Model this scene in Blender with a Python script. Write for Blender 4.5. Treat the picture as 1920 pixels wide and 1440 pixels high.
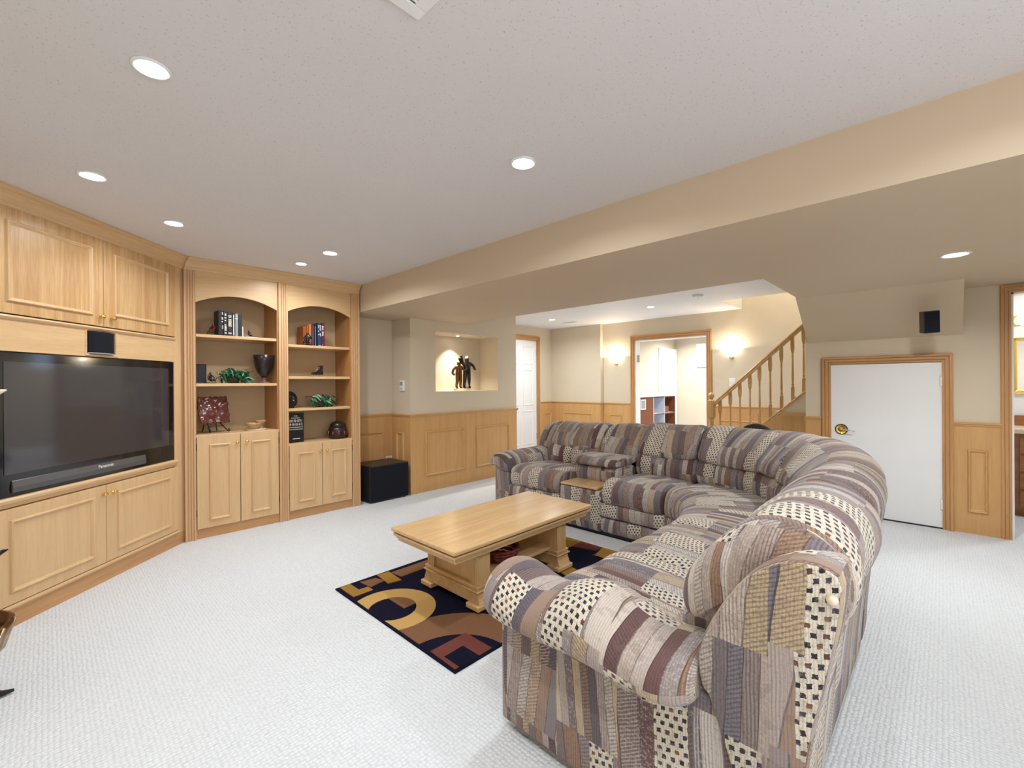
import bpy, bmesh, math, random
from mathutils import Vector, Matrix, Euler
random.seed(7)
PI = math.pi
S2 = math.sqrt(2)
for o in list(bpy.data.objects): bpy.data.objects.remove(o, do_unlink=True)
SC = bpy.context.scene
COL = SC.collection
def R(a): return math.radians(a)

# ------------------------------------------------------------------ camera
CAM_H = 1.3154
cd = bpy.data.cameras.new('camera'); cd.sensor_width = 36; cd.lens = 36*840.84/1920
cd.clip_start = 0.02; cd.clip_end = 60
cam = bpy.data.objects.new('camera', cd); COL.objects.link(cam)
_y, _p, _r = R(43.934), R(-0.056), R(-0.40)
_F = Vector((math.cos(_y)*math.cos(_p), math.sin(_y)*math.cos(_p), math.sin(_p)))
_R = Vector((math.sin(_y), -math.cos(_y), 0)); _U = _R.cross(_F)
_R2 = _R*math.cos(_r)+_U*math.sin(_r); _U2 = -_R*math.sin(_r)+_U*math.cos(_r)
M = Matrix((( _R2.x, _U2.x, -_F.x, 0), (_R2.y, _U2.y, -_F.y, 0), (_R2.z, _U2.z, -_F.z, CAM_H), (0,0,0,1)))
cam.matrix_world = M
SC.camera = cam

# ------------------------------------------------------------------ world, exposure
w = bpy.data.worlds.new('world'); SC.world = w; w.use_nodes = True
w.node_tree.nodes['Background'].inputs[0].default_value = (.88, .93, 1, 1)
w.node_tree.nodes['Background'].inputs[1].default_value = 6.0   # sky light, enters as fill through the added rear window
SC.view_settings.view_transform = 'Standard'
SC.view_settings.look = 'None'
SC.view_settings.gamma = 1
SC.view_settings.use_curve_mapping = False
SC.view_settings.exposure = 0.22
LAMP_W = 9.6            # watts of one ceiling downlight

# ------------------------------------------------------------------ node helpers
def newmat(name):
    m = bpy.data.materials.new(name); m.use_nodes = True
    nt = m.node_tree; b = nt.nodes['Principled BSDF']
    return m, nt, b
def N(nt, t, **kw):
    n = nt.nodes.new(t)
    for k, v in kw.items(): setattr(n, k, v)
    return n
def L(nt, a, b): nt.links.new(a, b)
def setin(nt, sock, v):
    if hasattr(v, 'is_linked') or isinstance(v, bpy.types.NodeSocket): nt.links.new(v, sock)
    else: sock.default_value = v
def mth(nt, op, a, b=None, c=None):
    n = N(nt, 'ShaderNodeMath', operation=op)
    setin(nt, n.inputs[0], a)
    if b is not None: setin(nt, n.inputs[1], b)
    if c is not None: setin(nt, n.inputs[2], c)
    return n.outputs[0]
def mixc(nt, f, a, b, bt='MIX'):
    n = N(nt, 'ShaderNodeMix', data_type='RGBA', blend_type=bt)
    setin(nt, n.inputs[0], f)
    for s, v in ((6, a), (7, b)):
        if isinstance(v, tuple): n.inputs[s].default_value = (*v, 1) if len(v) == 3 else v
        else: nt.links.new(v, n.inputs[s])
    return n.outputs[2]
def ramp(nt, f, stops, const=False):
    n = N(nt, 'ShaderNodeValToRGB'); cr = n.color_ramp
    if const: cr.interpolation = 'CONSTANT'
    while len(cr.elements) < len(stops): cr.elements.new(.5)
    for e, (p, c) in zip(cr.elements, stops): e.position = p; e.color = (*c, 1)
    nt.links.new(f, n.inputs[0]); return n.outputs[0]
def srgb(r, g, b):
    f = lambda c: c/12.92 if c <= .04045 else ((c+.055)/1.055)**2.4
    return (f(r/255), f(g/255), f(b/255))
def coords(nt, kind='Object', scale=(1, 1, 1), rot=(0, 0, 0)):
    tc = N(nt, 'ShaderNodeTexCoord'); mp = N(nt, 'ShaderNodeMapping')
    mp.inputs['Scale'].default_value = scale; mp.inputs['Rotation'].default_value = rot
    nt.links.new(tc.outputs[kind], mp.inputs[0]); return mp.outputs[0]
def noise(nt, vec, scale, detail=3, rough=.5, dist=0):
    n = N(nt, 'ShaderNodeTexNoise'); n.inputs['Scale'].default_value = scale
    n.inputs['Detail'].default_value = detail; n.inputs['Roughness'].default_value = rough
    n.inputs['Distortion'].default_value = dist
    nt.links.new(vec, n.inputs['Vector']); return n.outputs[0]
def bump(nt, b, h, strength=.3, dist=.01):
    n = N(nt, 'ShaderNodeBump'); n.inputs['Strength'].default_value = strength
    n.inputs['Distance'].default_value = dist
    nt.links.new(h, n.inputs['Height']); nt.links.new(n.outputs[0], b.inputs['Normal'])
def plain(name, col, rough=.5, metal=0, spec=.5, nz=0.0, scale=30, coat=0):
    m, nt, b = newmat(name)
    b.inputs['Roughness'].default_value = rough; b.inputs['Metallic'].default_value = metal
    b.inputs['Specular IOR Level'].default_value = spec
    b.inputs['Coat Weight'].default_value = coat
    f = noise(nt, coords(nt), scale, 3)
    d = tuple(max(0, c*(1-max(nz, .04))) for c in col)
    L(nt, mixc(nt, f, d, tuple(min(1, c*(1+max(nz, .04))) for c in col)), b.inputs['Base Color'])
    return m
def emis(name, col, s):
    m, nt, b = newmat(name)
    b.inputs['Base Color'].default_value = (*col, 1)
    b.inputs['Emission Color'].default_value = (*col, 1); b.inputs['Emission Strength'].default_value = s
    return m
def wood(name, light, dark, axis='z', rough=.38, ring=1.0, strength=1.0):
    """timber with the grain running along one object axis"""
    m, nt, b = newmat(name)
    sc = {'x': (.9, 16, 16), 'y': (16, .9, 16), 'z': (16, 16, .9)}[axis]
    v = coords(nt, 'Object', sc)
    big = noise(nt, v, 1.0*ring, 3, .55, .8)
    fine = noise(nt, coords(nt, 'Object', tuple(c*5 for c in sc)), 1.6, 3, .6)
    bands = mth(nt, 'PINGPONG', mth(nt, 'MULTIPLY', big, 5.0), 1.0)
    c1 = mixc(nt, mth(nt, 'MULTIPLY', bands, .55*strength), light, dark)
    c2 = mixc(nt, mth(nt, 'MULTIPLY', mth(nt, 'POWER', fine, 3.0), .9*strength), c1, tuple(c*.55 for c in dark))
    L(nt, c2, b.inputs['Base Color'])
    b.inputs['Roughness'].default_value = rough
    bump(nt, b, fine, .06, .002)
    return m

# ------------------------------------------------------------------ materials
BEIGE = srgb(216, 202, 178)
def wallmat(name, col, bs=.10):
    m, nt, b = newmat(name)
    v = coords(nt)
    f = noise(nt, v, 3, 2)
    L(nt, mixc(nt, f, tuple(c*.97 for c in col), tuple(min(1, c*1.03) for c in col)), b.inputs['Base Color'])
    b.inputs['Roughness'].default_value = .62; b.inputs['Specular IOR Level'].default_value = .35
    bump(nt, b, noise(nt, v, 180, 2), bs, .003)
    return m
M_WALL = wallmat('beige_paint', BEIGE)
M_SOFFIT = wallmat('tan_soffit_paint', srgb(206, 187, 160))
M_CEIL = wallmat('ceiling_stipple', srgb(230, 230, 232), .35)
def stipple():
    m, nt, b = newmat('ceiling_speckle')
    v = coords(nt)
    sp = noise(nt, v, 95, 2, .6)
    f = mth(nt, 'MULTIPLY', mth(nt, 'GREATER_THAN', sp, .655), .5)
    base = mixc(nt, noise(nt, v, 1.2, 2), srgb(220, 217, 218), srgb(227, 224, 225))
    L(nt, mixc(nt, f, base, srgb(172, 164, 158)), b.inputs['Base Color'])
    b.inputs['Roughness'].default_value = .9; b.inputs['Specular IOR Level'].default_value = .1
    bump(nt, b, noise(nt, v, 120, 3, .7), .35, .004)
    return m
M_CEILMAIN = stipple()
def carpet():
    m, nt, b = newmat('white_loop_carpet')
    v = coords(nt, 'Object', (1, 1.0, 1))
    vo = N(nt, 'ShaderNodeTexVoronoi', feature='F1'); vo.inputs['Scale'].default_value = 62
    vo.inputs['Randomness'].default_value = .38
    L(nt, v, vo.inputs['Vector'])
    h = mth(nt, 'SUBTRACT', 1.0, vo.outputs['Distance'])
    f = noise(nt, v, 350, 2)
    hh = mth(nt, 'ADD', h, mth(nt, 'MULTIPLY', f, .25))
    c = mixc(nt, noise(nt, v, 2.0, 3), srgb(222, 225, 228), srgb(230, 233, 236))
    c = mixc(nt, mth(nt, 'MULTIPLY', mth(nt, 'POWER', vo.outputs['Distance'], 1.6), .75), c, srgb(182, 184, 186))
    L(nt, c, b.inputs['Base Color'])
    b.inputs['Roughness'].default_value = .95; b.inputs['Specular IOR Level'].default_value = .1
    b.inputs['Sheen Weight'].default_value = .15
    bump(nt, b, hh, .85, .008)
    return m
M_CARPET = carpet()
WL, WD = srgb(220, 184, 138), srgb(200, 160, 112)
M_WZ = wood('maple_vertical', WL, WD, 'z', .36, 1.0, .7)
M_WX = wood('maple_horizontal', WL, WD, 'x', .36, 1.0, .7)
M_WY = wood('maple_lengthwise', WL, WD, 'y')
M_OAKZ = wood('oak_door_vertical', srgb(216, 176, 124), srgb(184, 136, 84), 'z', .34, .9, 1.2)
M_BASEX = wood('base_board_wood', srgb(204, 156, 106), srgb(176, 126, 80), 'x')
M_PIL = wood('pilaster_wood', srgb(214, 174, 130), srgb(196, 152, 108), 'z', .38, 1, .7)
M_WAINZ = wood('wainscot_vertical', srgb(212, 166, 108), srgb(192, 144, 88), 'z', .42, 1.0, .7)
M_WAINX = wood('wainscot_horizontal', srgb(212, 166, 108), srgb(190, 142, 86), 'x', .42, 1.0, .7)
M_TRIMZ = wood('casing_vertical', srgb(204, 154, 100), srgb(178, 126, 74), 'z', .38)
M_TRIMX = wood('casing_horizontal', srgb(204, 154, 100), srgb(178, 126, 74), 'x', .38)
M_RAIL = wood('stair_wood', srgb(208, 164, 104), srgb(178, 130, 74), 'z', .35)
M_TABX = wood('table_top_wood', srgb(218, 182, 132), srgb(198, 156, 104), 'x', .20, .8, 1.0)
M_TABZ = wood('table_leg_wood', srgb(214, 176, 124), srgb(190, 146, 94), 'z', .32)
M_BRASS = plain('polished_brass', srgb(236, 200, 110), .16, 1)
M_CHROME = plain('chrome', (.8, .8, .8), .15, 1)
M_HINGE = plain('dark_hinge', srgb(60, 45, 30), .35, .8)
M_WHITE = plain('white_paint', srgb(236, 236, 236), .38, 0, .5, .02, 4)
M_WHITEP = plain('white_plastic', srgb(238, 238, 236), .35)
M_GREYP = plain('grey_plastic', srgb(150, 155, 165), .4)
M_BLACK = plain('black_plastic', (.012, .012, .014), .35)
M_GLOSSK = plain('gloss_black', (.008, .008, .009), .07, 0, .5)
M_SCREEN = plain('plasma_screen', (.042, .039, .043), .07, 0, .5)
M_SILVER = plain('silver_bezel', (.10, .10, .105), .25, .3)
M_LETTER = plain('silver_letter', (.8, .8, .8), .4)
M_CLOTHK = plain('speaker_cloth', (.010, .011, .016), .9, 0, .2, .3, 300)
M_WOOFER = wood('black_ash', (.022, .022, .026), (.012, .012, .014), 'x', .35)
M_LAMP = emis('lamp_lens', (.97, .98, 1), 30)
M_TRIMRING = plain('lamp_trim', srgb(232, 232, 232), .4)
M_GLASSLIT = emis('lit_frosted_glass', (1, .93, .80), 5.0)
M_BRONZE = plain('bronze', srgb(112, 74, 40), .28, .85, .5, .5, 40)
M_GOLDB = plain('pale_bronze', srgb(190, 170, 140), .25, .8, .5, .3, 30)
M_DARKB = plain('dark_patina', (.02, .014, .012), .25, .3, .5, .3, 60)
M_IVORY = plain('ivory_ceramic', srgb(226, 208, 184), .35)
M_MAHOG = plain('mahogany_glaze', srgb(96, 48, 42), .16, .1, .6, .35, 30, .6)
M_EBONY = plain('ebony', (.018, .012, .012), .25)
M_CLAY = plain('glazed_clay', srgb(186, 148, 104), .4, 0, .5, .3, 40)
M_LEAF = plain('leaf_green', srgb(34, 92, 58), .35, 0, .5, .5, 25)
M_LEAF2 = plain('leaf_pale', srgb(120, 164, 130), .4, 0, .5, .4, 25)
M_STEM = plain('stem_brown', srgb(70, 46, 30), .7)
M_PAPER = plain('paper', srgb(226, 216, 196), .8)
M_RED = plain('red_wicker', srgb(120, 34, 26), .45, 0, .5, .5, 60)

def rugmat(name, a, bcol):
    m, nt, b = newmat(name)
    v = coords(nt)
    L(nt, mixc(nt, noise(nt, v, 160, 3, .7), a, bcol), b.inputs['Base Color'])
    b.inputs['Roughness'].default_value = 1; b.inputs['Specular IOR Level'].default_value = .05
    bump(nt, b, noise(nt, v, 260, 2), .5, .004)
    return m
RUG = {'navy': rugmat('rug_navy', srgb(18, 18, 34), srgb(30, 28, 46)),
       'gold': rugmat('rug_gold', srgb(176, 138, 78), srgb(200, 164, 104)),
       'brown': rugmat('rug_brown', srgb(108, 76, 54), srgb(134, 98, 72)),
       'maroon': rugmat('rug_maroon', srgb(96, 52, 48), srgb(120, 70, 62)),
       'olive': rugmat('rug_olive', srgb(140, 104, 44), srgb(160, 122, 60))}

def fabric(name, seed=0.0):
    """woven patchwork: strips, dotted squares and plain blocks, laid out in cloth metres (UV)"""
    m, nt, b = newmat(name)
    tc = N(nt, 'ShaderNodeTexCoord'); sp = N(nt, 'ShaderNodeSeparateXYZ')
    L(nt, tc.outputs['UV'], sp.inputs[0])
    U0, V0 = sp.outputs[0], sp.outputs[1]
    wob = noise(nt, tc.outputs['UV'], 5, 2)
    U = mth(nt, 'ADD', mth(nt, 'ADD', U0, seed), mth(nt, 'MULTIPLY', mth(nt, 'SUBTRACT', wob, .5), .02))
    V = mth(nt, 'ADD', V0, mth(nt, 'MULTIPLY', mth(nt, 'SUBTRACT', wob, .5), .03))
    def wn(a, bb, c):
        cb = N(nt, 'ShaderNodeCombineXYZ')
        for i, s in enumerate((a, bb, c)): setin(nt, cb.inputs[i], s)
        n = N(nt, 'ShaderNodeTexWhiteNoise', noise_dimensions='3D'); L(nt, cb.outputs[0], n.inputs[0]); return n.outputs[0]
    g = mth(nt, 'FLOOR', mth(nt, 'DIVIDE', U, .235))
    rg = wn(g, 3.3, seed)
    k = mth(nt, 'FLOOR', mth(nt, 'DIVIDE', mth(nt, 'ADD', V, mth(nt, 'MULTIPLY', rg, .4)), .24))
    rk = wn(g, k, 1.7+seed)
    rk2 = wn(g, k, 9.1+seed)
    U2 = mth(nt, 'ADD', U, mth(nt, 'MULTIPLY', mth(nt, 'MULTIPLY', mth(nt, 'SUBTRACT', rk2, .5), .35), V))
    wd = mth(nt, 'ADD', .030, mth(nt, 'MULTIPLY', rk, .045))
    sN = mth(nt, 'FLOOR', mth(nt, 'DIVIDE', U2, wd))
    r1 = wn(sN, k, g)
    r2 = wn(sN, k, mth(nt, 'ADD', g, 31.7))
    pal = [srgb(196, 184, 172), srgb(148, 136, 134), srgb(108, 80, 78), srgb(176, 162, 154), srgb(156, 128, 106),
           srgb(128, 122, 128), srgb(202, 194, 186), srgb(142, 118, 106), srgb(104, 98, 106), srgb(170, 154, 144), srgb(120, 104, 104), srgb(186, 166, 136)]
    base = ramp(nt, r1, [(i/len(pal), c) for i, c in enumerate(pal)], True)
    pal2 = [srgb(60, 50, 52), srgb(208, 198, 184), srgb(96, 66, 56), srgb(150, 136, 132)]
    alt = ramp(nt, r2, [(i/4, c) for i, c in enumerate(pal2)], True)
    # woven ribs
    rib = mth(nt, 'PINGPONG', mth(nt, 'DIVIDE', U, .0045), 1.0)
    pick = mth(nt, 'PINGPONG', mth(nt, 'DIVIDE', mth(nt, 'ADD', V, mth(nt, 'MULTIPLY', U, .6)), .006), 1.0)
    isrib = mth(nt, 'GREATER_THAN', r2, .45)
    ribf = mth(nt, 'MULTIPLY', mth(nt, 'GREATER_THAN', rib, .58), mth(nt, 'MULTIPLY', isrib, .45))
    c = mixc(nt, ribf, base, alt)
    pkf = mth(nt, 'MULTIPLY', mth(nt, 'GREATER_THAN', pick, .6), mth(nt, 'MULTIPLY', mth(nt, 'LESS_THAN', r2, .3), .4))
    c = mixc(nt, pkf, c, alt)
    # thin dark line between strips
    fr = mth(nt, 'FRACT', mth(nt, 'DIVIDE', U2, wd))
    line = mth(nt, 'MULTIPLY', mth(nt, 'LESS_THAN', fr, .07), .6)
    c = mixc(nt, line, c, srgb(58, 50, 52))
    # dotted cream patches
    fu = mth(nt, 'FRACT', mth(nt, 'DIVIDE', U, .235))
    dotzone = mth(nt, 'MULTIPLY', mth(nt, 'GREATER_THAN', rk, .60),
                  mth(nt, 'MULTIPLY', mth(nt, 'GREATER_THAN', fu, .06), mth(nt, 'LESS_THAN', fu, mth(nt, 'ADD', .38, mth(nt, 'MULTIPLY', rk2, .4)))))
    dv = mth(nt, 'DIVIDE', mth(nt, 'ADD', V, mth(nt, 'MULTIPLY', U, .25)), .022)
    du = mth(nt, 'ADD', mth(nt, 'DIVIDE', U, .025), mth(nt, 'MULTIPLY', mth(nt, 'FLOOR', dv), .5))
    a1 = mth(nt, 'ABSOLUTE', mth(nt, 'SUBTRACT', mth(nt, 'FRACT', du), .5))
    a2 = mth(nt, 'ABSOLUTE', mth(nt, 'SUBTRACT', mth(nt, 'FRACT', dv), .5))
    jit = mth(nt, 'MULTIPLY', mth(nt, 'SUBTRACT', noise(nt, tc.outputs['UV'], 160, 2), .5), .35)
    dot = mth(nt, 'LESS_THAN', mth(nt, 'ADD', mth(nt, 'MAXIMUM', mth(nt, 'MULTIPLY', a1, 1.1), a2), mth(nt, 'MULTIPLY', jit, .8)), .27)
    rd = wn(mth(nt, 'FLOOR', du), mth(nt, 'FLOOR', dv), 4.2)
    dcol = ramp(nt, rd, [(0, srgb(44, 40, 44)), (.55, srgb(58, 58, 72)), (.75, srgb(120, 84, 56)), (.88, srgb(96, 60, 54))], True)
    dc = mixc(nt, dot, srgb(216, 206, 188), dcol)
    c = mixc(nt, dotzone, c, dc)
    # mottled yarn
    mo = noise(nt, tc.outputs['UV'], 95, 3, .75)
    mo2 = noise(nt, tc.outputs['UV'], 22, 2, .6)
    c = mixc(nt, mth(nt, 'MULTIPLY', mth(nt, 'GREATER_THAN', mo, .55), .34), c, alt)
    c = mixc(nt, mth(nt, 'MULTIPLY', mth(nt, 'GREATER_THAN', mo2, .58), .22), c, srgb(116, 100, 96))
    warp = mth(nt, 'GREATER_THAN', mth(nt, 'PINGPONG', mth(nt, 'DIVIDE', U, .0038), 1.0), .62)
    c = mixc(nt, mth(nt, 'MULTIPLY', warp, .20), c, srgb(64, 54, 54))
    # yarn flecks
    fl = noise(nt, tc.outputs['UV'], 420, 2, .7)
    c = mixc(nt, mth(nt, 'MULTIPLY', mth(nt, 'GREATER_THAN', fl, .56), .22), c, srgb(70, 60, 62))
    L(nt, c, b.inputs['Base Color'])
    b.inputs['Roughness'].default_value = .95; b.inputs['Specular IOR Level'].default_value = .12
    b.inputs['Sheen Weight'].default_value = .2
    h = mth(nt, 'ADD', mth(nt, 'ADD', mth(nt, 'MULTIPLY', rib, .5), mth(nt, 'MULTIPLY', pick, .5)), mth(nt, 'MULTIPLY', fl, .6))
    bump(nt, b, h, .35, .002)
    return m
FAB = [fabric('patchwork_fabric_a', 0.0), fabric('patchwork_fabric_b', 5.3), fabric('patchwork_fabric_c', 11.9), fabric('patchwork_fabric_d', 17.1)]

# ------------------------------------------------------------------ mesh builder
class MB:
    def __init__(s): s.v = []; s.f = []; s.uv = None
    def add(s, vs, fs):
        o = len(s.v); s.v += [tuple(p) for p in vs]; s.f += [tuple(i+o for i in f) for f in fs]; return s
    def box(s, x0, x1, y0, y1, z0, z1):
        if x0 > x1: x0, x1 = x1, x0
        if y0 > y1: y0, y1 = y1, y0
        if z0 > z1: z0, z1 = z1, z0
        return s.add([(x0,y0,z0),(x1,y0,z0),(x1,y1,z0),(x0,y1,z0),(x0,y0,z1),(x1,y0,z1),(x1,y1,z1),(x0,y1,z1)],
                     [(0,3,2,1),(4,5,6,7),(0,1,5,4),(1,2,6,5),(2,3,7,6),(3,0,4,7)])
    def prism(s, poly, axis, a, b):
        """poly of 2-D points extruded along axis from a to b (the two other axes in order)"""
        n = len(poly)
        def P(p, t): return {'x': (t, p[0], p[1]), 'y': (p[0], t, p[1]), 'z': (p[0], p[1], t)}[axis]
        vs = [P(p, a) for p in poly]+[P(p, b) for p in poly]
        fs = [tuple(range(n)), tuple(range(2*n-1, n-1, -1))]+[(i, (i+1) % n, n+(i+1) % n, n+i) for i in range(n)]
        return s.add(vs, fs)
    def lathe(s, prof, c=(0,0,0), seg=20, sx=1, sy=1):
        vs = []; n = len(prof)
        for k in range(seg):
            a = 2*PI*k/seg
            for r, z in prof: vs.append((c[0]+r*math.cos(a)*sx, c[1]+r*math.sin(a)*sy, c[2]+z))
        fs = []
        for k in range(seg):
            k2 = (k+1) % seg
            for i in range(n-1): fs.append((k*n+i, k2*n+i, k2*n+i+1, k*n+i+1))
        fs.append(tuple(k*n for k in range(seg))[::-1]); fs.append(tuple(k*n+n-1 for k in range(seg)))
        return s.add(vs, fs)
    def tube(s, pts, rad, seg=8, cap=True):
        pts = [Vector(p) for p in pts]; n = len(pts)
        rads = rad if isinstance(rad, (list, tuple)) else [rad]*n
        vs = []; up = None
        for i, p in enumerate(pts):
            t = (pts[min(i+1, n-1)]-pts[max(i-1, 0)]).normalized()
            if up is None: up = t.orthogonal().normalized()
            up = (up-t*up.dot(t)).normalized(); bi = t.cross(up)
            for k in range(seg):
                a = 2*PI*k/seg; vs.append(p+(up*math.cos(a)+bi*math.sin(a))*rads[i])
        fs = [(i*seg+k, i*seg+(k+1) % seg, (i+1)*seg+(k+1) % seg, (i+1)*seg+k) for i in range(n-1) for k in range(seg)]
        if cap: fs += [tuple(range(seg))[::-1], tuple(range((n-1)*seg, n*seg))]
        return s.add(vs, fs)
    def ball(s, c, r, seg=12, sx=1, sy=1, sz=1):
        pr = [(r*math.sin(PI*i/8)+1e-5, -r*math.cos(PI*i/8)*sz) for i in range(9)]
        return s.lathe(pr, c, seg, sx, sy)
    def frame(s, x0, x1, z0, z1, w=.022, h=.014, y=0):
        """mitred rectangular moulding on the plane y, standing out towards -y"""
        prof = [(0, 0), (.003, .75*h), (.3*w, h), (.55*w, h*.85), (.75*w, h*.4), (w, .15*h), (w, 0)]
        n = len(prof); vs = []
        for (d, o) in prof:
            vs += [(x0+d, y-o, z0+d), (x1-d, y-o, z0+d), (x1-d, y-o, z1-d), (x0+d, y-o, z1-d)]
        fs = [(i*4+k, i*4+(k+1) % 4, (i+1)*4+(k+1) % 4, (i+1)*4+k) for i in range(n-1) for k in range(4)]
        return s.add(vs, fs)
    def build(s, name, mat, parent=None, bevel=0, smooth=False, weld=False, seg=2, autosmooth=None):
        me = bpy.data.meshes.new(name); me.from_pydata([tuple(p) for p in s.v], [], s.f)
        bm = bmesh.new(); bm.from_mesh(me)
        bmesh.ops.recalc_face_normals(bm, faces=bm.faces)
        bm.to_mesh(me); bm.free()
        if s.uv:
            ul = me.uv_layers.new(name='UVMap')
            for lp in me.loops: ul.data[lp.index].uv = s.uv[lp.vertex_index]
        me.materials.append(mat)
        for p in me.polygons: p.use_smooth = smooth
        o = bpy.data.objects.new(name, me); COL.objects.link(o); o.parent = parent
        if bevel:
            bv = o.modifiers.new('bevel', 'BEVEL'); bv.width = bevel; bv.segments = seg; bv.limit_method = 'ANGLE'; bv.angle_limit = R(40)
        return o
def tag(o, label=None, cat=None, group=None, kind=None):
    if label: o['label'] = label
    if cat: o['category'] = cat
    if group: o['group'] = group
    if kind: o['kind'] = kind
    return o
def thing(name, label, cat, loc=(0,0,0), rotz=0, group=None, kind=None):
    o = bpy.data.objects.new(name, None); COL.objects.link(o)
    o.location = loc; o.rotation_euler = (0, 0, rotz); o.empty_display_size = .05
    return tag(o, label, cat, group, kind)
def place(o, loc, rotz=0):
    o.location = loc; o.rotation_euler = (0, 0, rotz); return o
def struct(o, label=None):
    o['kind'] = 'structure'
    if label: o['label'] = label
    return o
def textmesh(name, body, size, mat, parent, loc, rot, ext=.0006):
    cu = bpy.data.curves.new(name, 'FONT'); cu.body = body; cu.size = size; cu.extrude = ext
    cu.align_x = 'CENTER'; cu.align_y = 'CENTER'
    t = bpy.data.objects.new('tmp', cu); COL.objects.link(t)
    bpy.context.view_layer.update()
    dg = bpy.context.evaluated_depsgraph_get()
    me = bpy.data.meshes.new_from_object(t.evaluated_get(dg))
    bpy.data.objects.remove(t, do_unlink=True)
    me.materials.clear(); me.materials.append(mat)
    o = bpy.data.objects.new(name, me); COL.objects.link(o); o.parent = parent
    o.location = loc; o.rotation_euler = rot
    return o

# ================================================================== STRUCTURE
ZC = 2.40; ZS = 2.108
XS, XF = 2.382, 3.836          # soffit front and far edge
YB = 4.60                      # bookcase front
YN = 4.574; XN = 3.004; XNR = 4.837; YR = 4.977
XW = 5.508                     # right wall
XH, X3, YH = 7.08, 7.16, 5.714
XO, YO = 6.26, 2.163           # stair opening
XL, YBK = -.69, -1.7           # left wall and wall behind the camera

struct(MB().box(-.9, 11, -2, 6, -.1, 0).build('floor', M_CARPET), 'white looped-pile carpet over the whole basement floor')
struct(MB().box(-.9, XS+.05, -2, 5.3, ZC, ZC+.12).build('ceiling', M_CEILMAIN), 'stippled off-white ceiling of the main room')
c = MB().box(XF-.2, XO, .9, 5.9, ZC, ZC+.12).box(XO, 7.4, YO, 5.9, ZC, ZC+.12)
struct(c.build('ceiling_hall', M_CEIL), 'smooth white hall ceiling with a stair opening')
s = MB().box(XS, XF, -1.75, 5.0, ZS, ZC+.1).box(XF, XW+.06, -1.75, 1.0, ZS, ZC+.1)
struct(s.build('ceiling_soffit', M_SOFFIT), 'lowered tan soffit across the room')
# sloped bulkhead under the flight above
struct(MB().prism([(4.982, ZS+.02), (XW+.03, ZS+.02), (XW+.03, 1.714), (XW, 1.714), (4.982, ZS)], 'y', -.118, 1.02).build('ceiling_bulkhead', M_SOFFIT), 'sloped tan bulkhead above the small white door')
def wall_hole(x0, x1, a, b, z0, z1, y0, y1):
    return MB().box(x0, a, y0, y1, 0, ZC).box(b, x1, y0, y1, 0, ZC).box(a, b, y0, y1, 0, z0).box(a, b, y0, y1, z1, ZC)
struct(MB().box(XL-.12, XL, -1.8, 5.1, 0, ZC).build('wall_left', M_WALL))
struct(wall_hole(-.8, XW+.2, -.5, 1.5, .90, 2.20, YBK-.12, YBK).build('wall_rear', M_WALL))
M_PANE = plain('window_glass', (.9, .95, 1), .02); M_PANE.node_tree.nodes['Principled BSDF'].inputs['Transmission Weight'].default_value = 1.0
def fill_window(name, org, rz, w_, z0, z1, label):
    d = MB().box(0, .06, 0, .10, z0, z1).box(w_-.06, w_, 0, .10, z0, z1).box(.06, w_-.06, 0, .10, z0, z0+.06).box(.06, w_-.06, 0, .10, z1-.06, z1).build(name, M_WHITE)
    struct(d, label); place(d, (org[0], org[1], 0), rz)
    MB().box(w_/2-.03, w_/2+.03, .02, .08, z0+.06, z1-.06).build('mullion', M_WHITE, d)
    return d
fill_window('added_window', (1.5, YBK-.01), R(180), 2.0, .90, 2.20, 'added white-framed window in the rear wall that lets in fill light')  # invented opening out of view, brings in sky light to brighten the room
struct(MB().box(-.8, XN, YR, YR+.1, 0, ZC+.05).build('wall_bookcase', M_WALL))
# niche wall with its recess
NX0, NX1, NZ0, NZ1, NYB = 3.372, 4.459, 1.223, 1.974, 4.952
n = MB().box(XN, NX0, YN, 5.2, 0, ZC).box(NX1, XNR, YN, 5.9, 0, ZC).box(NX0, NX1, YN, NYB, 0, NZ0).box(NX0, NX1, YN, NYB, NZ1, ZC).box(NX0, NX1, NYB, 5.2, 0, ZC)
struct(n.build('wall_niche', M_WALL), 'beige wall with a lit display niche')
struct(MB().box(XNR, 7.2, YH, YH+.12, 0, ZC).build('wall_closet', M_WALL))
struct(MB().box(XH, 7.35, 4.555, YH, 0, ZC).build('wall_hall_end', M_WALL))
DY0, DY1, DZ = 2.668, 3.904, 2.055
wd = MB().box(X3, X3+.16, DY1, 4.555, 0, ZC).box(X3, X3+.16, DY0, DY1, DZ, ZC).box(X3, X3+.16, YO, DY0, 0, ZC).box(X3, X3+.16, -.28, YO, 0, 4.2)
struct(wd.build('wall_doorway', M_WALL), 'beige hall wall with a wide cased doorway')
struct(MB().box(XO+.01, X3-.005, YO-.012, YO+.1, ZC+.001, 4.2).box(XO-.1, XO+.008, -.28, YO+.1, ZC+.001, 4.2).box(XO-.1, X3+.2, -.28, YO+.1, 4.2, 4.3).box(XO-.1, X3+.2, -.30, -.28, 0, 4.3).build('wall_stairwell', M_WALL))
BY0 = -.395
struct(MB().box(XW, XW+.12, BY0, 1.043, 0, ZC).box(XW, XW+.12, -1.2, BY0, 2.045, ZC).box(XW, XW+.12, -1.8, -1.2, 0, ZC).build('wall_right', M_WALL), 'beige right wall with a low white door')
struct(MB().box(XW+.12, 6.3, .93, 1.04, 0, ZC).box(6.3, 6.35, -.28, 1.05, 0, ZC).build('wall_understair', M_WALL))
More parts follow.
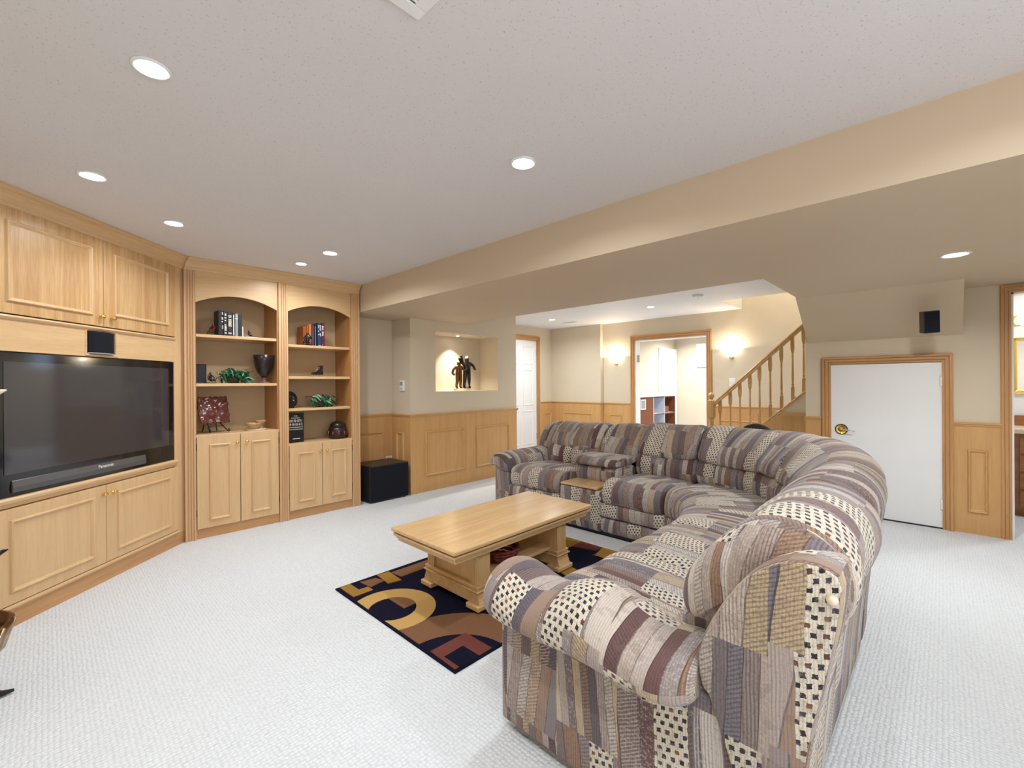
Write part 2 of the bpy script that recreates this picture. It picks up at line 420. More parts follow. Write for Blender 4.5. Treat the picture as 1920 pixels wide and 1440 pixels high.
# far room through the doorway
FR = MB().box(7.3, 10.7, 4.68, 4.8, 0, ZC).box(10.57, 10.69, 1.2, 4.8, 0, ZC).box(7.3, 10.7, 1.1, 1.2, 0, ZC)
struct(FR.build('wall_far_room', M_WALL))
struct(MB().box(7.3, 10.7, 1.1, 4.8, ZC, ZC+.1).build('ceiling_far_room', M_CEIL))
# bathroom beyond the right doorway
struct(MB().box(7.0, 7.1, -1.8, -.31, 0, ZC).box(XW+.12, 7.1, -.39, -.31, 0, ZC).box(XW+.12, 7.1, -1.8, -1.7, 0, ZC).build('wall_bathroom', M_WHITE))
struct(MB().box(XW, 7.1, -1.8, -.3, ZC, ZC+.1).build('ceiling_bathroom', M_CEIL))

# ------------------------------------------------------------------ wainscot
TRIM_N = [0]
def rail_profile(h=.955):
    return [(0, h), (-.022, h), (-.026, h-.006), (-.026, h-.014), (-.018, h-.020), (-.018, h-.026), (-.010, h-.038), (0, h-.042)]
def wainscot(org, rz, length, panels=(), z=(.19, .735), h=.955, corner=None, pm=None, cap0=0, cap1=0):
    TRIM_N[0] += 1
    b = MB().box(0, length, -.008, 0, 0, h-.03).build('trim_%d' % TRIM_N[0], pm or M_WAINZ)
    struct(b, 'light wood wainscot below the chair rail'); place(b, (org[0], org[1], 0), rz)
    MB().prism(rail_profile(h), 'x', -cap0, length+cap1).build('chair_rail', M_WAINX, b)
    for (a, c) in panels:
        MB().box(a+.01, c-.01, -.0105, -.008, z[0]+.01, z[1]-.01).build('panel', M_WAINZ, b)
        MB().frame(a, c, z[0], z[1], .026, .019, -.008).build('panel_moulding', M_WAINX, b)
    return b
wainscot((2.37, YR), 0, XN-2.37, [(.05, .492)], (.19, .735))
wainscot((XN, YR), R(-90), YR-YN, [(.115, .275)], (.19, .73), cap1=.02)
wainscot((XN, YN), 0, XNR-XN, [(.203, .822), (1.027, 1.657)], (.19, .735), cap0=.02, cap1=.02)
MB().box(-.012, .004, -.012, .004, 0, .915).build('corner_bead', M_WAINZ, bpy.data.objects['trim_3'])
wainscot((6.74, YH), 0, XH-6.74, [(.085, .31)], (.19, .73))
wainscot((XH, YH), R(-90), YH-4.555, [(.30, .97)], (.19, .745), cap1=.0)
wainscot((XH, 4.555), 0, .08)
wainscot((X3, 4.555), R(-90), 4.555-3.99, [(.14, .39)], (.19, .74))
wainscot((X3, 2.585), R(-90), 2.585-.6, [(.10, .72), (.85, 1.5)], (.19, .74))
wainscot((XW, 1.043), R(-90), 1.043-.9, cap0=.01)
wainscot((XW, -.06), R(-90), .285, [(.082, .205)], (.185, .722))

# ------------------------------------------------------------------ door casings
def casing(parent, x0, x1, z1, w=.075, d=.022, z0=0.0, left=True, right=True):
    """stepped casing round an opening x0..x1, height z1, on local plane y=0 (room side -y)"""
    steps = [(0, .20, .50), (.20, .30, .28), (.30, .60, .72), (.60, .68, .48), (.68, .93, 1), (.93, 1, .6)]
    for side, ok in ((-1, left), (1, right)):
        if not ok: continue
        m = MB()
        for a, b, hh in steps:
            xa = x0-a*w if side < 0 else x1+a*w
            xb = x0-b*w if side < 0 else x1+b*w
            m.box(xa, xb, -d*hh, 0, z0, z1+a*w)
        m.build('casing_jamb', M_TRIMZ, parent)
    m = MB()
    for a, b, hh in steps: m.box(x0-b*w*left, x1+b*w*right, -d*hh, 0, z1+a*w, z1+b*w)
    m.build('casing_head', M_TRIMX, parent)
def lever(parent, x, z, y0, direc=1, size=1.0):
    pr = [(.0001, 0), (.052*size, 0), (.052*size, .006), (.044*size, .011), (.03*size, .008), (.022*size, .016), (.0001, .018)]
    rose = MB().lathe(pr, (0, 0, 0), 24).build('handle_rose', M_BRASS, parent, smooth=False); rose.location = (x, y0, z); rose.rotation_euler = (R(90), 0, 0)
    ring = MB().tube([(math.cos(a)*.05*size, math.sin(a)*.05*size, .004) for a in [2*PI*i/24 for i in range(25)]], .006*size, 6).build('rose_ring', M_HINGE, rose, smooth=True)
    lv = MB().tube([(x, y0-.012, z), (x, y0-.045, z), (x+.03*direc, y0-.055, z), (x+.08*direc, y0-.055, z-.003), (x+.11*direc, y0-.05, z-.012)], [.009, .008, .007, .006, .005], 8).build('handle_lever', M_CHROME, parent, smooth=True)
# small white storage door on the right wall
d = MB().box(0, .811, 0, .03, .012, 1.478).build('door_1', M_WHITE, None, .002)
struct(d, 'low plain white storage door in a wood casing'); place(d, (XW-.012, .824, 0), R(-90))
casing(d, 0, .811, 1.485, .072, .030)
MB().box(0, .811, -.002, .028, 0, .012).build('threshold_gap', M_BLACK, d)
lever(d, .085, .838, 0, 1, .95)
for z in (1.31, .22):
    MB().box(.796, .816, -.012, 0, z-.045, z+.045).build('hinge', M_CHROME, d, .002)
# closet door in hall: six raised panels
d = MB().box(0, .86, 0, .03, .012, 2.13).build('door_2', M_WHITE, None, .002)
struct(d, 'white six-panel closet door at the hall end'); place(d, (5.745, YH-.008, 0), 0)
for i in range(2):
    for (a, b) in ((.16, .80), (.90, 1.58), (1.68, 2.02)):
        x0 = .10+i*.38
        MB().frame(x0, x0+.28, a, b, .03, .010, 0).build('door_panel', M_WHITE, d)
casing(d, -.01, .87, 2.14, .085, .022)
for z in (1.9, 1.15, .3): MB().box(.845, .86, -.012, .0, z-.05, z+.05).build('hinge', M_CHROME, d)
# wide doorway casing (hall -> far room)
d = MB().box(0, .016, 0, .16, 0, DZ).box(DY1-DY0-.016, DY1-DY0, 0, .16, 0, DZ).box(0, DY1-DY0, 0, .16, DZ-.016, DZ).build('door_3', M_WHITE)
struct(d, 'wide white-lined doorway with wood casing'); place(d, (X3, DY1, 0), R(-90))
casing(d, 0.004, DY1-DY0-.004, DZ-.004, .085, .024)
MB().box(.016, .024, .04, .13, 1.68, 1.80).build('hinge', M_CHROME, d)
# bathroom doorway at the right edge
d = MB().box(0, .018, 0, .13, 0, 2.04).box(.72, .738, 0, .13, 0, 2.04).box(0, .738, 0, .13, 2.022, 2.04).build('door_4', M_WHITE)
struct(d, 'white-lined bathroom doorway with dark oak casing'); place(d, (XW, BY0, 0), R(-90))
casing(d, .004, .734, 2.035, .062, .024)

# ------------------------------------------------------------------ far room contents
wdw = MB().box(0, .62, -.012, 0, 0, .54).build('window_1', M_WHITE); struct(wdw, 'small white basement window in the far room')
place(wdw, (10.57, 4.16, 1.67), R(-90))
MB().frame(.0, .62, 0, .54, .085, .03, -.012).build('window_frame', M_WHITE, wdw)
MB().box(.085, .535, -.018, -.013, .085, .455).build('pane', emis('daylight_pane', (.55, .75, 1), 1.6), wdw)
for i in range(3): MB().box(.185+.11*i, .197+.11*i, -.026, -.016, .085, .455).build('window_bar', M_WHITE, wdw)
d = MB().box(0, .80, -.03, 0, 0, 2.02).build('door_5', M_WHITE, None, .003); struct(d, 'white panelled door in the far room'); place(d, (9.74, 4.68, 0), 0)
for i in range(2):
    for (a, b) in ((.2, .9), (1.0, 1.5), (1.58, 1.9)): MB().frame(.1+i*.32, .38+i*.32, a, b, .03, .012, -.03).build('door_panel', M_WHITE, d)
for a, c, e, f_ in ((-.09, -.001, 0, 2.021), (.801, .82, 0, 2.021), (-.09, .82, 2.022, 2.11)): MB().box(a, c, -.04, 0, e, f_).build('casing', M_WHITE, d)
# bar counter with cubby shelves
t = thing('counter_shelf', 'brown and pale grey cubby counter with a white speckled top', 'counter', (7.70, 4.18, 0))
M_BRN = plain('brown_laminate', srgb(118, 64, 34), .5); M_PALE = plain('pale_laminate', srgb(206, 210, 220), .5)
MB().box(0, .70, 0, .46, 0, 1.03).build('cabinet_body', M_BRN, t)
MB().box(.71, 1.70, .03, .46, 0, .03).box(.71, 1.70, .42, .46, .03, 1.03).build('back_panel', M_PALE, t)
for x in (.705, 1.19, 1.685): MB().box(x, x+.02, 0, .41, .03, 1.029).build('divider', M_PALE if x < 1.5 else M_BRN, t)
for z in (.33, .66, 1.005):
    sh_ = MB().box(.725, 1.685, .012, .41, z, z+.024).build('shelf', M_PALE, t)
    MB().box(.725, 1.685, .002, .011, z, z+.024).build('edge_band', M_BRN, sh_)
MB().box(-.05, 1.74, -.03, .47, 1.032, 1.10).build('countertop', plain('speckled_white', srgb(228, 228, 232), .4, 0, .5, .15, 200), t, .006)
pc = thing('picture_frame', 'small white-framed grey picture on the brown counter side', 'picture frame', (7.87, 4.178, .79))
MB().frame(0, .2, 0, .2, .03, .014, 0).build('frame', M_WHITE, pc); MB().box(.02, .18, -.006, 0, .02, .18).build('picture', M_GREYP, pc)
bx = MB().box(0, .2, 0, .12, 0, .13).build('storage_box', plain('amber_box', srgb(140, 84, 40), .5), None, .01)
tag(bx, 'small brown box on the upper cubby shelf of the counter', 'box'); place(bx, (8.98, 4.22, .685))
bt = MB().lathe([(.0001, 0), (.04, 0), (.045, .1), (.02, .16), (.016, .22), (.0001, .225)], (0, 0, 0), 14).build('bottle', plain('tan_bottle', srgb(190, 160, 120), .3), None, smooth=True)
tag(bt, 'small tan bottle on the middle cubby shelf of the counter', 'bottle'); place(bt, (9.02, 4.30, .355))
sp = MB().box(0, .12, -.008, 0, 0, .16).build('switch_plate', M_WHITEP, None, .003); tag(sp, 'white card standing in the upper cubby of the counter', 'card'); place(sp, (9.0, 4.45, .685)); sp.name = 'white_card'

# ------------------------------------------------------------------ bathroom contents
t = thing('vanity', 'wooden bathroom vanity with stacked drawers and beige top', 'vanity', (6.50, -.42, 0), R(-90))
M_VAN = wood('vanity_wood', srgb(170, 110, 60), srgb(130, 80, 40), 'x')
MB().box(0, 1.2, 0, .49, .06, .80).box(.02, 1.18, .05, .49, 0, .06).build('cabinet_body', M_VAN, t)
for i in range(4):
    dr = MB().box(.10, .55, -.018, 0, .10+.17*i, .25+.17*i).build('drawer', M_VAN, t, .003)
    MB().ball((.32, -.03, .175+.17*i), .014).build('drawer_knob', M_BRASS, dr, smooth=True)
MB().box(-.0, 1.22, -.03, .49, .80, .845).build('countertop', plain('beige_top', srgb(226, 206, 176), .3), t, .006)
MB().box(-.0, 1.22, .47, .49, .845, .95).build('backsplash', M_VAN, t)
mr = thing('wall_mirror', 'gold-framed bathroom mirror above the vanity', 'mirror', (6.995, -.50, 1.17), R(-90))
MB().frame(0, .75, 0, .60, .05, .03, 0).build('frame', M_BRASS, mr); MB().box(.04, .71, -.006, 0, .04, .56).build('glass', plain('mirror_glass', (.8, .82, .84), .03, 1), mr)
bl = thing('vanity_light', 'bathroom vanity light bar with white globes', 'light', (6.995, -.50, 1.88), R(-90))
MB().box(0, .7, -.03, 0, 0, .10).build('bar', M_BRASS, bl, .004)
for i in range(4): MB().ball((.09+.17*i, -.09, .05), .06).build('globe', M_GLASSLIT, bl, smooth=True)
tw = thing('towel_ring', 'dark towel on a bathroom wall ring beside the mirror', 'towel', (6.85, -.395, 1.80), 0)
MB().tube([(math.cos(a)*.06, -.03, math.sin(a)*.06) for a in [2*PI*i/20 for i in range(21)]], .006, 6).build('ring', M_BRASS, tw, smooth=True)
MB().box(-.01, .01, -.03, 0, .05, .07).build('mount', M_BRASS, tw)
MB().box(-.07, .07, -.045, -.015, -.28, -.055).build('towel', M_BLACK, tw, .01)

# ================================================================== STAIRS
t = thing('staircase', 'carpeted staircase with closed wooden stringer rising behind the wall', 'staircase', (6.3, 2.36, 0), R(-90))
RISE, RUN = .19, .208
st = MB()
for i in range(12): MB().box(RUN*i, RUN*(i+1)+.01, .05, .85, 0, RISE*(i+1)).build('step', M_CARPET, t, .008)
def shoe_z(u): return .12+.905*u
MB().prism([(0, 0), (1.35, 0), (1.35, shoe_z(1.35)), (0, shoe_z(0))], 'y', 0, .05).build('stringer_wall', M_WALL, t)
MB().prism([(.03, 0), (1.35, 0), (1.35, .90), (.862, .90), (.03, .147)], 'y', -.008, 0).build('stringer_panel', M_WAINZ, t)
MB().prism([(-.0+0, .938), (0-.022, .938), (-.022, .915), (-.008, .895), (0, .895)], 'x', .89, 1.35).build('chair_rail', M_WAINX, t)
# bannister
t = thing('stair_railing', 'turned wooden stair railing with ball-topped newel post', 'railing', (6.3, 2.30, 0), R(-90))
def rail_z(u): return 1.02+.929*(u-.04)
def slab(u0, u1, fz, hw, hh, y0=.025):
    m = MB(); n = 6; prof = [(-hw, -hh), (hw, -hh), (hw*.8, -hh*.2), (hw, hh*.3), (hw*.6, hh), (-hw*.6, hh), (-hw, hh*.3), (-hw*.8, -hh*.2)]
    vs = []
    for u in (u0, u1): vs += [(u, y0+a, fz(u)+b) for a, b in prof]
    k = len(prof); fs = [tuple(range(k)), tuple(range(2*k-1, k-1, -1))]+[(i, (i+1) % k, k+(i+1) % k, k+i) for i in range(k)]
    return m.add(vs, fs)
slab(.02, 1.10, rail_z, .03, .034).build('handrail', M_RAIL, t, .006)
slab(.06, 1.15, lambda u: shoe_z(u+.06)+.018, .033, .022).build('shoe_rail', M_RAIL, t, .005)
nw = MB().box(-.045, .045, -.02, .07, 0, .45).box(-.045, .045, -.02, .07, .83, 1.05)
nw.lathe([(.044, .45), (.05, .48), (.03, .50), (.026, .53), (.036, .60), (.040, .68), (.03, .76), (.026, .79), (.04, .81), (.044, .83)], (0, .025, 0), 16)
nw.lathe([(.04, 1.05), (.044, 1.06), (.028, 1.075), (.018, 1.085), (.03, 1.10), (.04, 1.125), (.038, 1.15), (.022, 1.172), (.0001, 1.178)], (0, .025, 0), 16)
nw.build('newel_post', M_RAIL, t, .003)
for yy in (2.184, 2.054, 1.934, 1.812, 1.699, 1.576, 1.452, 1.331, 1.215):
    u = 2.30-yy; z0 = shoe_z(u+.06)+.03; z1 = rail_z(u)-.025; h = z1-z0
    m = MB().box(u-.017, u+.017, .008, .042, z0, z0+.20*h)
    pr = [(.017, .20), (.019, .22), (.011, .235), (.017, .26), (.011, .285), (.014, .34), (.012, .5), (.010, .66), (.013, .72), (.010, .735), (.018, .78)]
    m.lathe([(r, z0+f*h) for r, f in pr], (u, .025, 0), 10)
    m.prism([(u-.016, z0+.78*h), (u+.016, z0+.78*h), (u+.020, z0+.86*h), (u+.017, z1), (u-.017, z1), (u-.020, z0+.86*h)], 'y', .009, .041)
    m.build('baluster', M_RAIL, t)

# ================================================================== TV CABINET (corner unit, 45 degrees)
TVO = ((2.29-2.70)/S2, (2.29+2.70)/S2, 0)
tvc = thing('tv_cabinet', 'built-in maple corner cabinet around the television with four panelled doors', 'cabinet', TVO, R(45))
CW = 1.547
CROWN = [(0, 2.298), (-.010, 2.298), (-.014, 2.315), (-.022, 2.322), (-.026, 2.345), (-.046, 2.372), (-.060, 2.378), (-.066, 2.386), (-.066, 2.399), (0, 2.399)]
def crown(x0, x1, m0, m1, mat=None):
    """crown moulding with mitred ends: m0/m1 lengthen each end per unit of projection"""
    n = len(CROWN); vs = [(x0-m0*(-p[0]), p[0], p[1]) for p in CROWN]+[(x1+m1*(-p[0]), p[0], p[1]) for p in CROWN]
    fs = [tuple(range(n)), tuple(range(2*n-1, n-1, -1))]+[(i, (i+1) % n, n+(i+1) % n, n+i) for i in range(n)]
    return MB().add(vs, fs)
TAN225 = math.tan(R(22.5))
f = MB()
for a, c in ((0, .11), (1.437, CW)): MB().box(a, c, 0, .02, .085, 2.32).build('face_stile', M_WZ, tvc, .0015)
f = MB().box(.11, 1.437, 0, .02, 2.30, 2.36)
f.build('top_rail', M_WX, tvc)
f = MB().box(.11, .668, 0, .02, 1.512, 1.70).box(.884, 1.437, 0, .02, 1.512, 1.70).box(.668, .884, 0, .02, 1.512, 1.532).box(.668, .884, 0, .02, 1.682, 1.70)
f.build('speaker_rail', M_WX, tvc, .001)
MB().frame(.652, .900, 1.516, 1.698, .018, .006, 0).build('speaker_opening_trim', M_WX, tvc)
MB().prism([(0, 1.712), (-.012, 1.71), (-.016, 1.70), (-.008, 1.688), (0, 1.684)], 'x', .10, 1.445).build('under_door_moulding', M_WX, tvc)
MB().prism([(.02, .712), (-.016, .712), (-.024, .70), (-.020, .685), (-.008, .672), (0, .655), (.02, .655)], 'x', .10, 1.452).build('ledge_moulding', M_WX, tvc, .002)
MB().prism([(0, .128), (-.018, .126), (-.022, .112), (-.010, .098), (0, .094)], 'x', .0, 1.46).build('base_moulding', M_WX, tvc, .002)
MB().box(0, CW, -.002, .02, 0, .096).build('base_board', M_BASEX, tvc)
crown(0, CW, 0, -TAN225).build('crown_moulding', M_WX, tvc)
MB().box(0, .018, .02, .62, .0, 2.38).box(CW-.03, CW-.012, .02, .36, 0, 2.38).box(.018, CW-.03, .34, .355, 0, 2.36).box(.018, CW-.03, .02, .34, .63, .65).box(.018, CW-.03, .02, .34, 1.69, 1.71).build('carcass', M_WX, tvc)
def knob(parent, x, z, y):
    k = MB().lathe([(.010, 0), (.010, .003), (.005, .006), (.005, .012), (.012, .016), (.015, .022), (.012, .028), (.0001, .031)], (0, 0, 0), 14).build('knob', M_BRASS, parent, smooth=True)
    k.location = (x, y, z); k.rotation_euler = (R(90), 0, 0)
def cab_door(parent, x0, x1, z0, z1, panel, kx, kz, mat, hinge_x=None, hz=()):
    d = MB().box(x0+.0015, x1-.0015, -.016, -.0005, z0+.001, z1-.001).build('door', mat, parent, .0025)
    MB().frame(*panel, .024, .013, -.016).build('panel_moulding', M_WZ, d)
    knob(d, kx, kz, -.016)
    for z in hz: MB().tube([(hinge_x, -.010, z-.03), (hinge_x, -.010, z+.03)], .005, 8).build('hinge', M_HINGE, d)
cab_door(tvc, .11, .7745, 1.716, 2.298, (.182, .692, 1.78, 2.228), .748, 1.778, M_OAKZ)
cab_door(tvc, .7755, 1.437, 1.716, 2.298, (.85, 1.352, 1.795, 2.228), .833, 1.778, M_OAKZ)
cab_door(tvc, .11, .7845, .13, .652, (.19, .692, .193, .59), .757, .594, M_WZ)
cab_door(tvc, .7855, 1.455, .13, .652, (.868, 1.37, .185, .585), .834, .592, M_WZ)
# television
tv = thing('television', 'large flat black television set into the corner cabinet', 'television', (TVO[0], TVO[1], .713), R(45))
T0, T1, TH = .115, 1.432, .797
MB().box(T0, T1, .0, .09, .0, TH).build('housing', M_GLOSSK, tv, .006)
MB().box(T0+.065, T1-.06, -.003, .0, .125, TH-.055).build('screen', M_SCREEN, tv)
MB().prism([(0, .018), (-.010, .022), (-.012, .05), (-.006, .085), (0, .09)], 'x', T0+.10, T1-.30).build('speaker_bar', M_SILVER, tv, .003)
textmesh('logo', 'Panasonic', .030, M_LETTER, tv, (.79, -.0125, .068), (R(90), 0, 0))
MB().box(T0, T1, .01, .10, -.002, .0).build('foot', M_BLACK, tv)
# centre speaker
sp = thing('center_speaker', 'small dark curved center speaker in the rail above the television', 'speaker', (TVO[0], TVO[1], 1.5325), R(45))
MB().prism([(.675, .10), (.675, -.005), (.70, -.018), (.76, -.026), (.82, -.022), (.862, -.008), (.876, .02), (.876, .10)], 'z', 0.002, .147).build('cabinet', M_CLOTHK, sp, .004)
MB().prism([(.672, -.004), (.70, -.020), (.76, -.028), (.82, -.024), (.864, -.010), (.866, -.006), (.70, -.016)], 'z', .0, .006).build('lower_trim', M_GREYP, sp)

# ================================================================== BOOKCASES
def pilaster(parent, x0, x1, z1, n=3):
    w = x1-x0; e = w*.14
    pts = [(x0, .02), (x0, -.018), (x0+e, -.018)]
    fw = (w-2*e)/n
    for i in range(n):
        a = x0+e+fw*i
        pts += [(a+fw*.15, -.018), (a+fw*.3, -.008), (a+fw*.7, -.008), (a+fw*.85, -.018)]
    pts += [(x1, -.018), (x1, .02)]
    MB().prism(pts, 'z', 0, z1).build('pilaster', M_PIL, parent)
def arch_board(parent, x0, x1, zs, zp, zt):
    n = 24; m = MB(); vs = []
    for i in range(n+1):
        x = x0+(x1-x0)*i/n; q = (2*i/n-1); z = zs+(zp-zs)*(1-abs(q)**2.0)
        vs += [(x, 0, z), (x, 0, zt), (x, .02, z), (x, .02, zt)]
    fs = []
    for i in range(n):
        a = i*4; b = a+4
        fs += [(a, b, b+1, a+1), (a+2, a+3, b+3, b+2), (a, a+2, b+2, b), (a+1, b+1, b+3, a+3)]
    fs += [(0, 1, 3, 2), (n*4, n*4+2, n*4+3, n*4+1)]
    m.add(vs, fs).build('arched_header', M_WX, parent)
M_BACK = wallmat('shelf_back_paint', srgb(196, 170, 134), .05)
M_SIDE = wood('shelf_side_wood', srgb(190, 138, 84), srgb(160, 110, 64), 'z')
def bookcase(x0, x1, o0, o1, pil, shelves, zc, label, mitre, arch, div, dp, hinge_side):
    b = thing('bookcase', label, 'bookcase', (x0, YB, 0), 0)
    q = lambda x: x-x0
    for (a, c) in pil: pilaster(b, q(a), q(c), 2.298)
    arch_board(b, q(o0)-.003, q(o1)+.003, arch[0], arch[1], 2.32)
    crown(q(x0), q(x1), -TAN225 if mitre else 0, 0).build('crown_moulding', M_WX, b)
    MB().box(q(o0)-.014, q(o0), .005, .365, .085, 2.38).box(q(o1), q(o1)+.014, .005, .365, .085, 2.38).box(q(o0), q(o1), .02, .365, 2.32, 2.335).build('side_panel', M_SIDE, b)
    MB().box(q(o0)-.014, q(o1)+.014, .365, .375, .02, 2.35).build('back_panel', M_BACK, b)
    for z in shelves:
        MB().box(q(o0), q(o1), .012, .365, z-.026, z).build('shelf', M_WX, b, .003)
    MB().box(q(o0)-.01, q(o1)+.01, -.014, .365, zc-.022, zc-.001).build('counter', M_WX, b, .003)
    MB().box(q(o0)-.01, q(o1)+.01, .004, .02, 0, .088).build('base_board', M_BASEX, b)
    z0 = .087; z1 = zc-.004
    (a0, a1), (c0, c1), (pz0, pz1), (k0, k1, kz) = dp
    cab_door(b, q(o0)-.004, q(div), z0, z1, (q(a0), q(a1), pz0, pz1), q(k0), kz, M_WZ, q(o0)-.006, (z1-.10, z0+.14))
    cab_door(b, q(div)+.002, q(o1)+.004, z0, z1, (q(c0), q(c1), pz0, pz1), q(k1), kz, M_WZ, q(o1)+.006, (z1-.10, z0+.14))
    return b
SA1, SA2, CA = 1.762, 1.335, .893
SB1, SB2, SB3, CB = 1.716, 1.402, 1.084, .742
bookcase(.802, 1.630, .888, 1.534, [(.802, .878), (1.545, 1.628)], (SA1, SA2), CA,
         'wide built-in maple bookcase with arched top next to the television cabinet', True, (2.030, 2.115), 1.213,
         ((.973, 1.138), (1.302, 1.467), (.150, .808), (1.185, 1.262, .805)), 0)
bookcase(1.630, 2.370, 1.638, 2.270, [(2.280, 2.368)], (SB1, SB2, SB3), CB,
         'narrower built-in maple bookcase with arched top beside the subwoofer recess', False, (2.036, 2.118), 1.954,
         ((1.714, 1.880), (2.044, 2.208), (.160, .646), (1.926, 1.997, .646)), 0)

# ------------------------------------------------------------------ things on the shelves
def book(x, w, h, dpt, y, z, col, label, marks, grp, lean=0):
    b = thing('book', label, 'book', (x, y, z), 0, grp)
    cm = plain('cover_%03d' % (len(bpy.data.materials)), col, .45)
    MB().box(0, w, 0, .004, 0, h).box(0, .0025, 0, dpt, 0, h).box(w-.0025, w, 0, dpt, 0, h).build('cover', cm, b, .0008)
    MB().box(.0026, w-.0026, .0041, dpt-.004, .003, h-.003).build('pages', M_PAPER, b)
    for (a, c, u0, u1, mc) in marks:
        mm = MB(); k = max(1, int((c-a)*h/.011))
        for i in range(k):
            za = a*h+(c-a)*h*i/k
            if mc[3] and random.random() < .22: continue
            mm.box(w*u0+(w*.1*random.random() if mc[3] else 0), w*u1-(w*.1*random.random() if mc[3] else 0), -.0006, 0, za, za+(c-a)*h/k*(.72 if mc[3] else 1))
        mm.build('spine_lettering', plain('ink_%03d' % (len(bpy.data.materials)), mc[:3], .5), b)
    return b
W_, G_, Y_, B_ = (.85, .85, .82), (.35, .36, .37), (.85, .78, .5), (.02, .02, .025)
xs = 1.075; yb = 4.70
bl = [(.042, .232, (.008, .008, .010), 'thick black book at the left end of the black row', [(.55, .95, .6, .95, (*W_, 1)), (.28, .42, .65, .95, (*G_, 0))]),
      (.030, .228, B_, 'black book with one bold white column of lettering', [(.62, .92, .15, .7, (*W_, 1)), (.12, .55, .15, .75, (*W_, 1))]),
      (.036, .224, B_, 'black book with pale yellow lettering in two columns', [(.42, .88, .1, .9, (*Y_, 1)), (.12, .36, .1, .9, (*Y_, 1))]),
      (.020, .222, B_, 'slim black book with a thin white spine line', [(.06, .92, .3, .7, (.75, .78, .85, 0))]),
      (.026, .218, (.30, .31, .32), 'grey-spined book in the black row', [(.76, .80, .1, .9, (*W_, 0)), (.84, .95, .2, .8, (.6, .6, .6, 1))]),
      (.028, .212, (.010, .012, .014), 'plain black book beside the grey-spined book', []),
      (.012, .100, (.82, .80, .74), 'short thin white booklet ending the black row', [])]
for wv, h, c, lab, mk in bl:
    book(xs, wv, h, .15, yb, SA1, c, lab, mk, 'books on the wide bookcase'); xs += wv+.0012
xs = 1.815
bl = [(.034, .200, srgb(150, 84, 30), 'brown-orange book at the left of the coloured row', []),
      (.022, .212, srgb(170, 92, 36), 'tan-orange book with speckled spine', [(.2, .7, .3, .6, (.3, .12, .03, 1))]),
      (.026, .226, srgb(206, 120, 66), 'bright orange book in the coloured row', [(.08, .2, .3, .6, (.3, .12, .03, 1))]),
      (.013, .228, srgb(96, 26, 26), 'slim dark red book between orange and navy books', []),
      (.016, .232, srgb(16, 22, 44), 'slim navy book in the coloured row', [(.05, .95, .05, .2, (.5, .55, .6, 0))]),
      (.016, .234, srgb(26, 48, 84), 'slim blue book with a pale stripe', [(.05, .9, .4, .62, (.5, .6, .7, 0))]),
      (.014, .238, srgb(10, 14, 26), 'slim black book beside the teal book', []),
      (.036, .246, srgb(32, 70, 104), 'teal-blue book with white title block', [(.44, .92, .15, .45, (*W_, 1)), (.44, .92, .6, .95, (.9, .88, .85, 1)), (.02, .06, .4, .8, (*W_, 0))]),
      (.036, .250, srgb(104, 26, 70), 'magenta book at the right of the coloured row', [(.46, .94, .2, .75, (*W_, 1)), (.04, .12, .3, .6, (.7, .5, .6, 1))])]
for wv, h, c, lab, mk in bl:
    book(xs, wv, h, .15, yb, SB1, c, lab, mk, 'books on the narrower bookcase'); xs += wv+.001
# bookends / figurines
def skinfig(name, verts, edges, mat, parent=None, loc=(0, 0, 0), sub=1, rotz=0):
    """verts: (x,y,z,r); grown with a Skin modifier"""
    me = bpy.data.meshes.new(name); bm = bmesh.new(); lay = bm.verts.layers.skin.verify()
    bv = []
    for i, v in enumerate(verts):
        q = bm.verts.new(v[:3]); q[lay].radius = (v[3], v[3]); q[lay].use_root = (i == 0); bv.append(q)
    for a, b in edges: bm.edges.new((bv[a], bv[b]))
    bm.to_mesh(me); bm.free()
    o = bpy.data.objects.new(name, me); COL.objects.link(o); o.parent = parent; o.location = loc; o.rotation_euler = (0, 0, rotz)
    o.modifiers.new('skin', 'SKIN').use_smooth_shade = True
    s_ = o.modifiers.new('sub', 'SUBSURF'); s_.levels = sub; s_.render_levels = sub
    me.materials.append(mat); return o
def standing(h, pose, mat, parent, loc, rotz=0, name='figure', fat=1.6):
    k = h/1.75
    V = [(0,0,.95,.13),(0,0,1.15,.12),(0,.0,1.38,.14),(0,0,1.50,.06),(0,-.01,1.64,.10),(0,-.01,1.75,.06),
         (.09,0,.90,.09),(.10,-.02,.50,.07),(.11,.02,.09,.05),(.12,-.12,.04,.045),
         (-.09,0,.90,.09),(-.12,-.04,.50,.07),(-.14,.02,.09,.05),(-.15,-.12,.04,.045)]
    E_ = [(0,1),(1,2),(2,3),(3,4),(4,5),(0,6),(6,7),(7,8),(8,9),(0,10),(10,11),(11,12),(12,13)]
    for sgn, arm in ((1, pose[0]), (-1, pose[1])):
        b0 = len(V); V.append((sgn*.18, 0, 1.40, .06))
        for p in arm: V.append(p)
        E_.append((2, b0))
        for i in range(len(arm)): E_.append((b0+i, b0+i+1))
    return skinfig(name, [(a*k*1.25, b*k*1.25, c*k, r*k*fat) for a, b, c, r in V], E_, mat, parent, loc, 1, rotz)
